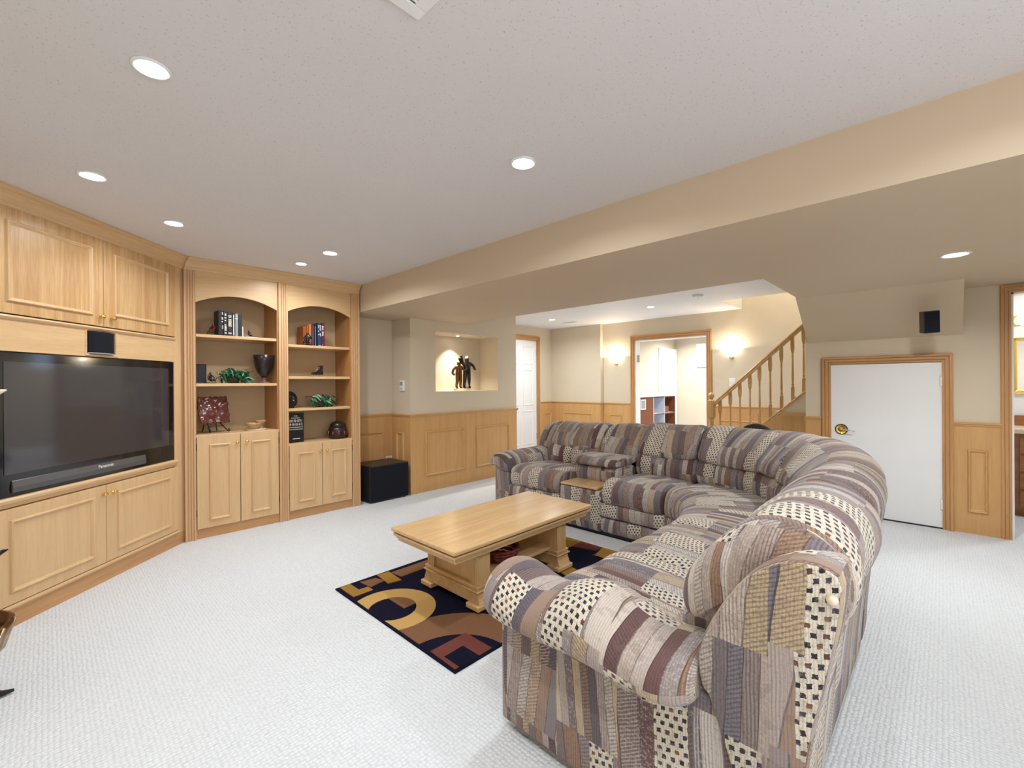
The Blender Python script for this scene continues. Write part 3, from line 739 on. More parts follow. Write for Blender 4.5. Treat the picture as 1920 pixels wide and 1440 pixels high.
def sitting(k, mat, parent, loc, rotz=0):
    V = [(0,0,.12,.10),(0,0,.34,.10),(0,.0,.52,.11),(0,-.01,.62,.05),(0,-.02,.74,.085),
         (.08,-.12,.14,.07),(.12,-.28,.22,.06),(.13,-.34,.05,.05),(-.08,-.12,.14,.07),(-.12,-.28,.22,.06),(-.13,-.34,.05,.05),
         (.14,-.02,.50,.05),(.20,-.14,.36,.045),(.10,-.26,.28,.04),(-.14,-.02,.50,.05),(-.22,-.06,.34,.045),(-.24,-.12,.16,.04)]
    E_ = [(0,1),(1,2),(2,3),(3,4),(0,5),(5,6),(6,7),(0,8),(8,9),(9,10),(2,11),(11,12),(12,13),(2,14),(14,15),(15,16)]
    return skinfig('figure', [(a*k, b*k, c*k, r*k) for a, b, c, r in V], E_, mat, parent, loc, 1, rotz)
M_REDB = plain('red_brown_resin', srgb(92, 42, 26), .35, .1)
t = thing('bookend', 'reddish crouching figure bookend left of the black books', 'bookend', (1.035, 4.72, SA1))
sitting(.13, M_REDB, t, (.005, 0, .012), R(-60)); MB().box(-.05, .035, -.04, .05, 0, .012).build('base', M_EBONY, t, .002)
t = thing('bookend', 'small dark bookend right of the white booklet', 'bookend', (1.295, 4.72, SA1))
sitting(.085, M_EBONY, t, (.03, 0, .01), R(60)); MB().box(-.012, .06, -.04, .04, 0, .010).build('base', M_EBONY, t, .002)
t = thing('bookend', 'upright black seated figure bookend before the orange books', 'bookend', (1.848, 4.662, SB1))
sitting(.165, M_EBONY, t, (.0, 0, .012), R(-30)); MB().box(-.04, .04, -.03, .036, 0, .012).build('base', M_EBONY, t, .002)
# wide bookcase, middle shelf
t = thing('standing_frame', 'dark upright frame leaning at the left end of the shelf', 'picture frame', (.895, 4.68, SA2), R(4))
MB().box(0, .085, 0, .012, 0, .168).build('panel', plain('dark_blue_black', (.01, .013, .018), .4), t, .002)
MB().frame(0, .085, 0, .168, .008, .004, 0).build('frame', M_EBONY, t)
t = thing('figurine', 'dark kneeling figurine beside the trailing plant', 'figurine', (1.005, 4.68, SA2))
sitting(.125, M_EBONY, t, (0, 0, .008), R(30)); MB().lathe([(.0001, 0), (.045, 0), (.045, .008), (.0001, .0085)], (0, -.012, 0), 16).build('base', M_EBONY, t)
def leafmesh(name, ln, wd, mat, droop=.35):
    n = 6; vs = []; fs = []
    for i in range(n+1):
        q = i/n; x = ln*q; ww = wd*math.sin(PI*min(1, q*.92+.06))**.8*.5; z = -droop*ln*q*q
        vs += [(x, -ww, z+ww*.25), (x, 0, z), (x, ww, z+ww*.25)]
    for i in range(n): a = i*3; fs += [(a, a+3, a+4, a+1), (a+1, a+4, a+5, a+2)]
    me = bpy.data.meshes.new(name); me.from_pydata(vs, [], fs); me.materials.append(mat)
    for p in me.polygons: p.use_smooth = True
    return me
def plant(loc, wx, hz, label, n, seed, trail=()):
    rr = random.Random(seed)
    t = thing('trailing_plant', label, 'plant', loc)
    MB().lathe([(.0001, 0), (.045, 0), (.06, .05), (.055, .055), (.0001, .05)], (0, 0, 0), 16).build('pot', M_STEM, t, smooth=True)
    lm = [leafmesh('leaf', .085, .026, M_LEAF), leafmesh('leaf', .075, .022, M_LEAF2, .5), leafmesh('leaf', .08, .024, M_LEAF, .7)]
    for i in range(n):
        a = rr.uniform(0, 2*PI); rad = rr.uniform(.15, 1)**.6
        x = math.cos(a)*rad*wx*.60; y = math.sin(a)*rad*.05-.015
        z = hz*(.35+.62*rr.random())*(1-.6*(abs(x)/wx)**1.5)
        o = bpy.data.objects.new('leaf', lm[rr.randrange(3)]); COL.objects.link(o); o.parent = t
        o.location = (x, y, max(.03, z)); o.rotation_euler = (rr.uniform(-.9, .9), rr.uniform(-.1, .9), a*.5-PI*.75+rr.uniform(-.7, .7))
        s_ = rr.uniform(.75, 1.1); o.scale = (s_, s_, s_)
    for pts in trail: MB().tube(pts, .0035, 6).build('stem', M_STEM, t, smooth=True)
    return t
plant((1.19, 4.715, SA2), .24, .15, 'green trailing houseplant on the wide bookcase', 95, 3, [[(.05, 0, .08), (.12, 0, .10), (.17, .01, .115)], [(-.08, 0, .07), (-.13, -.02, .05), (-.15, -.03, .02)]])
t = thing('urn', 'dark goblet-shaped urn on a pale foot', 'urn', (1.452, 4.715, SA2))
MB().lathe([(.0001, .055), (.022, .055), (.03, .07), (.058, .105), (.078, .16), (.086, .22), (.09, .268), (.086, .27), (.08, .22), (.07, .16), (.0001, .11)], (0, 0, 0), 24).build('bowl', M_EBONY, t, smooth=True)
MB().lathe([(.0001, 0), (.055, 0), (.055, .008), (.04, .014), (.022, .024), (.016, .034), (.024, .042), (.024, .05), (.018, .056), (.0001, .057)], (0, 0, 0), 24).build('foot', plain('rosy_stone', srgb(120, 84, 78), .35, .2), t, smooth=True)
# wide bookcase, counter: sun plaque on easel
t = thing('sun_plaque', 'square reddish-brown ceramic plaque with a sun face on a wire easel', 'plaque', (1.05, 4.685, CA), R(12))
import itertools
def plaque():
    n = 26; vs = []; fs = []
    for j in range(n+1):
        for i in range(n+1):
            x = -.12+.24*i/n; z = .24*j/n
            ex = .004*math.sin(j*1.1)*(1 if i in (0, n) else 0); ez = .004*math.sin(i*1.3)*(1 if j in (0, n) else 0)
            dx, dz = x+.03, z-.12; rr = math.hypot(dx, dz); an = math.atan2(dz, dx)
            h = 0
            if rr < .07: h = .026*math.sqrt(max(0, 1-(rr/.074)**2))+.004
            elif rr < .082: h = .013
            else: h = .006+.016*abs(math.sin(an*5))*min(1, (rr-.08)/.02)
            for (ux, uz, ur, uh) in ((-.025, .022, .016, -.014), (.025, .022, .016, -.014), (0, 0, .014, .016), (0, -.032, .020, -.013)):
                q = math.hypot(dx-ux, dz-uz)
                if q < ur: h += uh*(1-q/ur)
            vs.append((x+ex, -h, z+ez))
    for j in range(n):
        for i in range(n): a = j*(n+1)+i; fs.append((a, a+1, a+n+2, a+n+1))
    m = MB().add(vs, fs); return m
pq = plaque().build('plaque', M_MAHOG, t, smooth=True); pq.location = (0, .02, .085); pq.rotation_euler = (R(-14), 0, R(0))
so = pq.modifiers.new('solid', 'SOLIDIFY'); so.thickness = .012; so.offset = -1
for sx in (-1, 1):
    MB().tube([(sx*.035, .10, .17), (sx*.05, .05, .09), (sx*.075, -.055, .012), (sx*.078, -.07, .016), (sx*.078, -.075, .03), (sx*.076, -.062, .036), (sx*.074, -.056, .026)], .0045, 8).build('easel_leg', M_EBONY, t, smooth=True)
    MB().tube([(sx*.035, .10, .17), (sx*.06, .12, .006)], .0045, 8).build('easel_strut', M_EBONY, t, smooth=True)
MB().tube([(-.06, -.005, .06), (.06, -.005, .06)], .004, 8).build('easel_bar', M_EBONY, t, smooth=True)
t = thing('double_bowl', 'pair of joined tan ceramic bowls on a pale tray', 'bowl', (1.375, 4.70, CA))
MB().lathe([(.0001, 0), (.085, 0), (.09, .010), (.0001, .012)], (.0, 0, 0), 24, 1, .7).build('tray', M_IVORY, t, smooth=True)
for (x, y, z, s_) in ((-.025, -.015, .012, 1.0), (.05, .03, .045, .72)):
    MB().lathe([(.0001, 0), (.03*s_, 0), (.05*s_, .02*s_), (.062*s_, .045*s_), (.064*s_, .058*s_), (.058*s_, .058*s_), (.05*s_, .03*s_), (.0001, .015*s_)], (x, y, z), 22).build('bowl', M_CLAY, t, smooth=True)
MB().tube([(.05, .03, .012), (.05, .03, .05)], .018, 10).build('stem', M_CLAY, t)
# narrower bookcase, second shelf: boot figurine
t = thing('boot_ornament', 'small black lace-up skate boot ornament on a wheeled base', 'ornament', (1.965, 4.70, SB2))
bo = MB().prism([(-.065, .018), (.045, .018), (.05, .03), (.042, .06), (.048, .115), (.006, .115), (.002, .075), (-.02, .055), (-.055, .042), (-.068, .03)], 'y', -.02, .02).build('boot', M_EBONY, t, .006, seg=3)
MB().box(-.065, .05, -.012, .012, .012, .018).build('plate', M_IVORY, t)
for x in (-.055, -.025, .012, .042): MB().tube([(x, -.014, .009), (x, .014, .009)], .009, 10).build('wheel', M_GOLDB, t)
for i in range(3): MB().box(-.006-.012*i, .004-.012*i, -.022, .022, .088-.016*i, .092-.016*i).build('lace', M_IVORY, t)
# third shelf: oval plate and plant
t = thing('oval_dish', 'black oval dish standing upright at the shelf end', 'dish', (1.668, 4.70, SB3))
dq = MB().lathe([(.0001, -.004), (.05, -.004), (.075, .006), (.085, .012), (.083, .016), (.05, .003), (.0001, .002)], (0, 0, 0), 28, .80, 1).build('dish', M_GLOSSK, t, smooth=True)
dq.rotation_euler = (R(80), 0, 0); dq.location = (.02, .01, .084)
MB().box(-.02, .06, -.005, .05, 0, .006).build('stand', M_EBONY, t)
plant((1.985, 4.705, SB3), .21, .15, 'green trailing houseplant on the narrower bookcase', 75, 8, [[(-.05, 0, .09), (-.10, 0, .115), (-.15, .01, .11)], [(.06, 0, .09), (.12, -.01, .075), (.16, -.02, .03)]])
# counter: black book and carved pot
t = thing('book', 'large black hardback standing face-out with white cover lettering', 'book', (1.642, 4.655, CB+.001), R(6))
MB().box(0, .165, 0, .022, 0, .292).build('cover', plain('black_cover', (.010, .010, .012), .35), t, .0015)
textmesh('cover_lettering', 'THE', .020, M_PAPER, t, (.082, -.0012, .262), (R(90), 0, 0))
rr = random.Random(5)
def scribble(z, h, x0, x1, n):
    m = MB(); wv = (x1-x0)/n
    for i in range(n):
        a = x0+wv*i; q = wv*.18
        m.box(a, a+q, -.001, 0, z, z+h)
        k = rr.randrange(4)
        if k in (0, 2): m.box(a, a+wv*.75, -.001, 0, z+h-q, z+h)
        if k in (1, 2): m.box(a, a+wv*.75, -.001, 0, z+h*.45, z+h*.45+q)
        if k in (0, 3): m.box(a+wv*.6, a+wv*.78, -.001, 0, z, z+h)
    return m
scribble(.238, .010, .04, .125, 11).build('cover_lettering', M_PAPER, t)
scribble(.202, .026, .012, .150, 8).build('cover_lettering', M_PAPER, t)
scribble(.166, .026, .012, .152, 8).build('cover_lettering', M_PAPER, t)
MB().box(.010, .155, -.001, 0, .148, .152).box(.010, .155, -.001, 0, .128, .132).box(.05, .125, -.001, 0, .034, .040).build('cover_line', M_PAPER, t)
t = thing('carved_pot', 'round dark carved pot with a domed lid', 'pot', (2.175, 4.71, CB))
MB().lathe([(.0001, 0), (.085, 0), (.093, .015), (.10, .06), (.096, .10), (.082, .125), (.0001, .128)], (0, 0, 0), 24).build('body', plain('dark_plum_wood', srgb(44, 22, 24), .3), t, smooth=True)
MB().lathe([(.084, .125), (.078, .15), (.055, .172), (.02, .182), (.0001, .184)], (0, 0, 0), 24).build('lid', M_EBONY, t, smooth=True)
for i in range(10):
    a = 2*PI*i/10
    MB().ball((math.cos(a)*.098, math.sin(a)*.098, .06), .012, 8, 1, 1, 1.8).build('carving', M_MAHOG, t, smooth=True)

# ================================================================== RECESS AND NICHE
t = thing('subwoofer', 'black box subwoofer standing in the wainscot recess', 'speaker', (2.458, 4.535, 0))
MB().box(0, .492, .012, .40, .012, .408).build('cabinet', M_WOOFER, t, .005)
MB().box(.008, .484, .0, .013, .02, .395).build('grille', M_CLOTHK, t, .004)
for x in (.04, .45):
    for y in (.05, .36): MB().lathe([(.018, 0), (.018, .012), (.0001, .0125)], (x, y, 0), 10).build('foot', M_BLACK, t)
MB().lathe([(.012, 0), (.012, .006), (.0001, .007)], (0, 0, 0), 12).build('power_knob', M_SILVER, t).location = (.03, .06, .41)
t = thing('thermostat', 'white wall thermostat with grey display on the recess side wall', 'thermostat', (XN, 4.775, 1.30), R(-90))
MB().box(0, .085, -.025, 0, -.065, .065).build('body', M_WHITEP, t, .006); MB().box(.015, .07, -.028, -.025, .0, .045).build('display', M_GREYP, t)
for i in range(2): MB().box(.02+.03*i, .035+.03*i, -.029, -.025, -.045, -.03).build('button', M_GREYP, t)
t = thing('wall_outlet', 'white outlet plate low on the recess wainscot', 'outlet', (2.90, YR-.008, .37))
MB().box(0, .085, -.006, 0, 0, .058).build('plate', M_WHITEP, t, .002)
for x in (.02, .052): MB().box(x, x+.014, -.0075, -.006, .018, .04).build('socket', M_GREYP, t)
# statue
t = thing('statue', 'bronze two-figure statue on an oval base in the wall niche', 'statue', (3.965, 4.77, NZ0), R(-8))
MB().lathe([(.0001, 0), (.15, 0), (.15, .022), (.14, .03), (.0001, .031)], (.02, 0, 0), 28, 1, .55).build('base', M_IVORY, t, .003)
standing(.37, ([(.30, -.08, 1.15, .055), (.30, -.18, 1.30, .05)], [(-.34, 0, 1.22, .055), (-.42, -.02, .98, .05), (-.30, -.1, .85, .05)]), M_BRONZE, t, (-.055, .0, .03), R(5))
standing(.43, ([(.34, 0, 1.25, .055), (.36, -.12, 1.02, .05)], [(-.30, -.05, 1.52, .055), (-.42, -.1, 1.70, .05)]), M_DARKB, t, (.075, .0, .03), R(-10))
MB().lathe([(.0001, 0), (.05, 0), (.042, .04), (.036, .12), (.03, .19), (.0001, .2)], (.08, .025, .03), 16).build('pale_robe', M_IVORY, t, smooth=True)
MB().tube([(-.05, 0, .36), (.0, -.02, .40), (-.02, -.02, .455), (-.03, -.02, .475)], [.02, .014, .014, .028], 8).build('raised_horn', M_DARKB, t, smooth=True)
MB().ball((.075, -.005, .45), .026).build('pale_head_piece', M_IVORY, t, smooth=True)

# ================================================================== CEILING DOWNLIGHTS
def downlight(x, y, z, rad, label, power, grp='recessed ceiling downlights', cone=160, col=(.93, .97, 1)):
    t = thing('downlight', label, 'ceiling light', (x, y, z), 0, grp)
    MB().lathe([(rad*.74, -.002), (rad*.80, -.007), (rad*.92, -.008), (rad, -.004), (rad, .0)], (0, 0, 0), 28).build('trim_ring', M_TRIMRING, t, smooth=True)
    MB().lathe([(.0001, -.010), (rad*.35, -.009), (rad*.62, -.006), (rad*.78, -.002), (rad*.78, .0)], (0, 0, 0), 24).build('lens', M_LAMP, t, smooth=True)
    ld = bpy.data.lights.new('downlight_lamp', 'AREA'); ld.shape = 'DISK'; ld.size = rad*1.5; ld.energy = power; ld.color = col; ld.spread = R(cone)
    lo = bpy.data.objects.new('lamp', ld); COL.objects.link(lo); lo.parent = t; lo.location = (0, 0, -.014)
    return t
W = LAMP_W
downlight(.254, 1.940, ZC, .058, 'recessed downlight by itself left of the ceiling air register', W*.9)
downlight(.169, 3.148, ZC, .062, 'recessed downlight before the television cabinet', W*.42)
downlight(.594, 3.686, ZC, .062, 'recessed downlight before the joint of cabinet and bookcase', W*.45)
downlight(1.622, 3.627, ZC, .066, 'bright recessed downlight out from the bookcases', W)
downlight(1.583, 4.125, ZC, .055, 'recessed downlight close to the bookcase crown', W*.7)
downlight(1.630, 1.484, ZC, .066, 'recessed downlight above the coffee table', W)
downlight(3.965, -.055, ZS, .075, 'recessed downlight in the tan soffit', W*2.2)
downlight(5.966, 4.794, ZC, .062, 'recessed downlight by the closet door in the hall', W*1.9)
downlight(5.994, 3.013, ZC, .062, 'recessed downlight before the doorway in the hall', W*1.9)
downlight(.254, .20, ZC, .062, 'added unseen downlight in front of the added rear window', W)  # added out of view, brightens the room near the camera
downlight(1.630, -.35, ZC, .062, 'added unseen downlight over the open carpet behind the sofa', W)  # extra lamp out of view, lifts brightness behind the sofa
downlight(6.7, .9, 4.2, .075, 'added unseen fill light above the stairwell', W*4)  # added lamp above the opening, fills the dark stairwell
downlight(8.6, 3.0, ZC, .062, 'added unseen downlight in the far room', W*4.5)  # added, no fitting in view; brightens what the doorway shows
downlight(9.8, 3.9, ZC, .062, 'added unseen downlight above the far counter', W*3)  # second added lamp, out of view, for the far counter and walls
downlight(6.2, -.85, ZC, .062, 'added unseen downlight in the bathroom', W)  # added unseen lamp, fills the bathroom sliver with light
t = downlight(3.90, 4.78, NZ1, .032, 'small spotlight in the niche ceiling', 4.5, 'niche spotlight', 90, (1, .94, .84))
# ceiling air vent
t = thing('ceiling_vent', 'white ceiling air register with slatted grille', 'vent', (.772, 1.118, ZC))
MB().box(-.30, 0, -.30, -.26, -.008, 0).box(-.30, 0, -.04, 0, -.008, 0).box(-.04, 0, -.26, -.04, -.008, 0).box(-.30, -.26, -.26, -.04, -.008, 0).build('frame', M_WHITEP, t, .003)
MB().box(-.26, -.04, -.26, -.04, -.001, 0).build('dark_throat', M_BLACK, t)
for i in range(10): MB().box(-.26, -.04, -.252+.022*i, -.246+.022*i, -.007, -.001).build('slat', M_WHITEP, t)
for i in range(3): MB().box(-.204+.055*i, -.198+.055*i, -.26, -.04, -.0075, -.001).build('cross_slat', M_WHITEP, t)
# smoke alarm, hall vent, switch
t = thing('smoke_alarm', 'round white smoke alarm on the hall ceiling', 'smoke alarm', (5.616, 2.199, ZC))
MB().lathe([(.0001, -.030), (.045, -.030), (.056, -.024), (.060, -.010), (.066, -.008), (.066, 0)], (0, 0, 0), 24).build('housing', plain('grey_white', srgb(226, 226, 226), .4), t)
MB().lathe([(.0001, -.044), (.012, -.043), (.012, -.04)], (.02, 0, .012), 10).build('test_button', M_GREYP, t)
v = MB()
t = thing('hall_air_vent', 'thin white air vent in the hall ceiling near the closet', 'vent', (6.449, 4.794, ZC))
MB().box(-.06, .06, -.16, .16, -.006, 0).build('plate', M_WHITEP, t, .002)
for i in range(4): MB().box(-.045+.025*i, -.035+.025*i, -.14, .14, -.0075, -.006).build('slot', M_GREYP, t)
t = thing('light_switch', 'double white light switch on the hall wall behind the stair rail', 'switch', (X3, 2.34, 1.25), R(-90))
MB().box(0, .09, -.006, 0, 0, .125).build('plate', M_WHITEP, t, .003)
for x in (.018, .054): MB().box(x, x+.02, -.012, -.006, .045, .08).build('toggle', M_WHITEP, t)
# wall sconces: half-bowl uplighters
def sconce(y, z, label):
    t = thing('wall_sconce', label, 'wall lamp', (X3, y, z), R(-90), 'uplighter wall sconces')
    n = 20; pr = [(.02, -.075), (.06, -.055), (.10, -.02), (.135, .02), (.155, .04)]
    vs = []; fs = []; k = len(pr)
    for i in range(n+1):
        a = PI+PI*i/n
        for r, zz in pr: vs.append((math.cos(a)*r, math.sin(a)*r*.75, zz))
    for i in range(n):
        for j in range(k-1): fs.append((i*k+j, (i+1)*k+j, (i+1)*k+j+1, i*k+j+1))
    g = MB().add(vs, fs).build('glass_bowl', M_GLASSLIT, t, smooth=True)
    so = g.modifiers.new('solid', 'SOLIDIFY'); so.thickness = .005
    MB().box(-.03, .03, -.012, 0, -.10, .02).build('back_plate', M_BRASS, t, .004)
    MB().ball((0, -.02, -.09), .016).build('finial', M_BRASS, t, smooth=True)
    ld = bpy.data.lights.new('sconce_lamp', 'POINT'); ld.energy = 8; ld.color = (1, .88, .72); ld.shadow_soft_size = .03
    lo = bpy.data.objects.new('bulb', ld); COL.objects.link(lo); lo.parent = t; lo.location = (0, -.06, .03)
sconce(4.27, 1.74, 'glowing glass bowl wall sconce between hall corner and doorway')
sconce(2.30, 1.77, 'glowing glass bowl wall sconce above the stair railing')
# surround speaker on the bulkhead
t = thing('wall_speaker', 'small black cube speaker on a bracket under the sloped bulkhead', 'speaker', (5.06, .085, 1.80), R(-90))
bxs = MB().box(-.052, .052, -.05, .05, -.09, .09).build('cabinet', M_BLACK, t, .006); bxs.rotation_euler = (R(8), R(-3), R(18))
gr = MB().box(-.046, .046, -.056, -.05, -.083, .083).build('grille', M_CLOTHK, bxs, .003)
MB().tube([(0, .04, .03), (0, .14, .055), (0, .24, .072)], .010, 8).build('bracket', M_BLACK, t)

# ================================================================== RUG
RZ = .010
RX0, RX1, RY0, RY1 = 1.275, 3.06, 1.60, 2.815
rug = MB().box(RX0, RX1, RY0, RY1, 0, RZ).build('area_rug', RUG['navy'], None, .003)
tag(rug, 'navy rug with gold rings and brown and maroon blocks under the coffee table', 'rug')
_lift = [0]
def motif(pts, col):
    _lift[0] += 1
    z = RZ+.0006*_lift[0]
    pts = [(min(max(x, RX0+.012), RX1-.012), min(max(y, RY0+.012), RY1-.012)) for x, y in pts]
    MB().prism(pts, 'z', RZ-.002, z).build('motif', RUG[col], rug)
def arcring(cx, cy, r0, r1, a0, a1, col, n=28):
    _lift[0] += 1; z = RZ+.0006*_lift[0]; vs = []; fs = []
    for i in range(n+1):
        a = R(a0+(a1-a0)*i/n)
        for r in (r0, r1): vs.append((cx+r*math.cos(a), cy+r*math.sin(a)))
    m = MB()
    V = [(x, y, zz) for x, y in vs for zz in (RZ-.002, z)]
    for i in range(n):
        a = i*4; b = a+4
        fs += [(a+1, a+3, b+3, b+1), (a+2, b+2, b+3, a+3), (a, a+1, b+1, b)]
    m.add(V, fs).build('motif', RUG[col], rug)
def ell(cx, cy, r, a0, a1, n=24): return [(cx+r*math.cos(R(a0+(a1-a0)*i/n)), cy+r*math.sin(R(a0+(a1-a0)*i/n))) for i in range(n+1)]
motif(ell(1.34, 1.66, .44, -8, 98)+[(1.29, 2.09), (1.29, 1.61), (1.6, 1.61)], 'brown')
motif([(1.287, 1.905)]+ell(1.287, 1.612, .29, 90, 0)+[(1.287, 1.612)], 'navy')
motif([(1.292, 1.812), (1.518, 1.812), (1.519, 1.612), (1.434, 1.612), (1.433, 1.732), (1.312, 1.728), (1.312, 1.615), (1.287, 1.615)], 'maroon')
motif(ell(1.39, 2.318, .25, -114, 114)+ell(1.39, 2.318, .137, 139, -139), 'gold')
motif([(1.436, 2.268), (1.519, 2.272)]+ell(1.39, 2.318, .137, -15, 70, 8), 'brown')
motif([(1.30, 2.79), (1.30, 2.615), (1.431, 2.615), (1.431, 2.68), (1.37, 2.685), (1.37, 2.80), (1.30, 2.80)], 'olive')
motif([(1.426, 2.78), (1.53, 2.76), (1.55, 2.68), (1.44, 2.66)], 'brown')
motif([(1.56, 2.80), (1.645, 2.785), (1.632, 2.606), (1.543, 2.625)], 'olive')
motif([(1.645, 2.76), (2.6, 2.76), (2.6, 2.66), (1.66, 2.65)], 'brown')
arcring(2.30, 1.93, .15, .27, -60, 185, 'olive')
motif([(2.50, 1.62), (2.95, 1.62), (2.95, 1.92), (2.86, 1.92), (2.86, 1.72), (2.50, 1.72)], 'maroon')
motif([(2.86, 1.66), (3.04, 1.66), (3.04, 1.95), (2.86, 1.90)], 'olive')
motif([(2.95, 1.95), (3.04, 1.95), (3.04, 2.14), (2.90, 2.14)], 'maroon')
motif([(2.86, 2.15), (3.04, 2.15), (3.04, 2.45), (2.86, 2.40)], 'olive')
motif([(2.62, 2.50), (3.04, 2.50), (3.04, 2.79), (2.62, 2.79)], 'brown')

# ================================================================== COFFEE TABLE
tz = RZ+.0105
t = thing('coffee_table', 'maple trestle coffee table with moulded top and lower shelf', 'coffee table', (1.485, 1.862, tz))
TLX, TLY, H = 1.285, .628, .425-tz
MB().box(0, TLX, 0, TLY, H-.024, H).build('top', M_TABX, t, .007, seg=3)
m = MB()
for (i, a, b) in ((.034, H-.034, H-.024), (.010, H-.050, H-.034), (.022, H-.066, H-.050), (.032, H-.084, H-.066)): m.box(i, TLX-i, i, TLY-i, a, b)
m.build('apron_moulding', M_TABX, t, .004)
for k in range(2):
    q = (lambda x: x) if k == 0 else (lambda x: TLX-x)
    def bx(m, a, b, y0, y1, z0, z1): return m.box(q(a), q(b), y0, y1, z0, z1)
    yA, yB = .07, TLY-.07
    bx(MB(), .225, .325, yA, yA+.07, .10, H-.084).build('trestle_stile', M_TABZ, t, .003); bx(MB(), .225, .325, yB-.07, yB, .10, H-.084).build('trestle_stile', M_TABZ, t, .003)
    for yy in (yA+.012, yA+.030, yA+.048, yB-.020, yB-.038, yB-.056): bx(MB(), .2215, .2275, yy, yy+.008, .11, H-.09).build('flute', M_TABZ, t, .002)
    m = MB(); bx(m, .245, .31, yA+.07, yB-.07, .10, H-.084); m.build('trestle_panel', M_TABZ, t)
    m = MB(); bx(m, .212, .338, yA-.012, yB+.012, .118, .132); bx(m, .204, .346, yA-.020, yB+.020, .098, .108); bx(m, .218, .332, yA-.006, yB+.006, .106, .120); m.build('base_bead', M_TABX, t, .004)
    m = MB()
    xs0, xs1 = q(.216), q(.334)
    prof = [(yA-.004, .10), (yA-.01, .075), (yA-.022, .045), (yA-.03, .030), (yB+.03, .030), (yB+.022, .045), (yB+.01, .075), (yB+.004, .10)]
    m.prism(prof, 'x', xs0, xs1).build('base_plinth', M_TABX, t, .002)
    for (a, b) in ((yA-.036, yA+.075), (yB-.075, yB+.036)):
        m = MB(); bx(m, .195, .355, a, b, 0, .030); m.build('foot', M_TABX, t, .006)
MB().box(.30, TLX-.30, .13, TLY-.13, .130, .150).build('lower_shelf', M_TABX, t, .003)
# red wicker basket on lower shelf
bk = thing('basket', 'dark red woven basket bowl on the lower shelf of the coffee table', 'basket', (2.05, 2.10, tz+.1505))
for i, (r, z) in enumerate(((.085, .012), (.105, .034), (.118, .056), (.124, .076))):
    MB().tube([((r+.004*math.sin(14*a))*math.cos(a), (r+.004*math.sin(14*a))*math.sin(a), z+.003*math.cos(14*a)) for a in [2*PI*j/60 for j in range(61)]], .011, 6).build('woven_coil', M_RED, bk, smooth=True)
MB().lathe([(.0001, 0), (.085, 0), (.085, .008), (.0001, .009)], (0, 0, 0), 24).build('bottom', M_RED, bk)

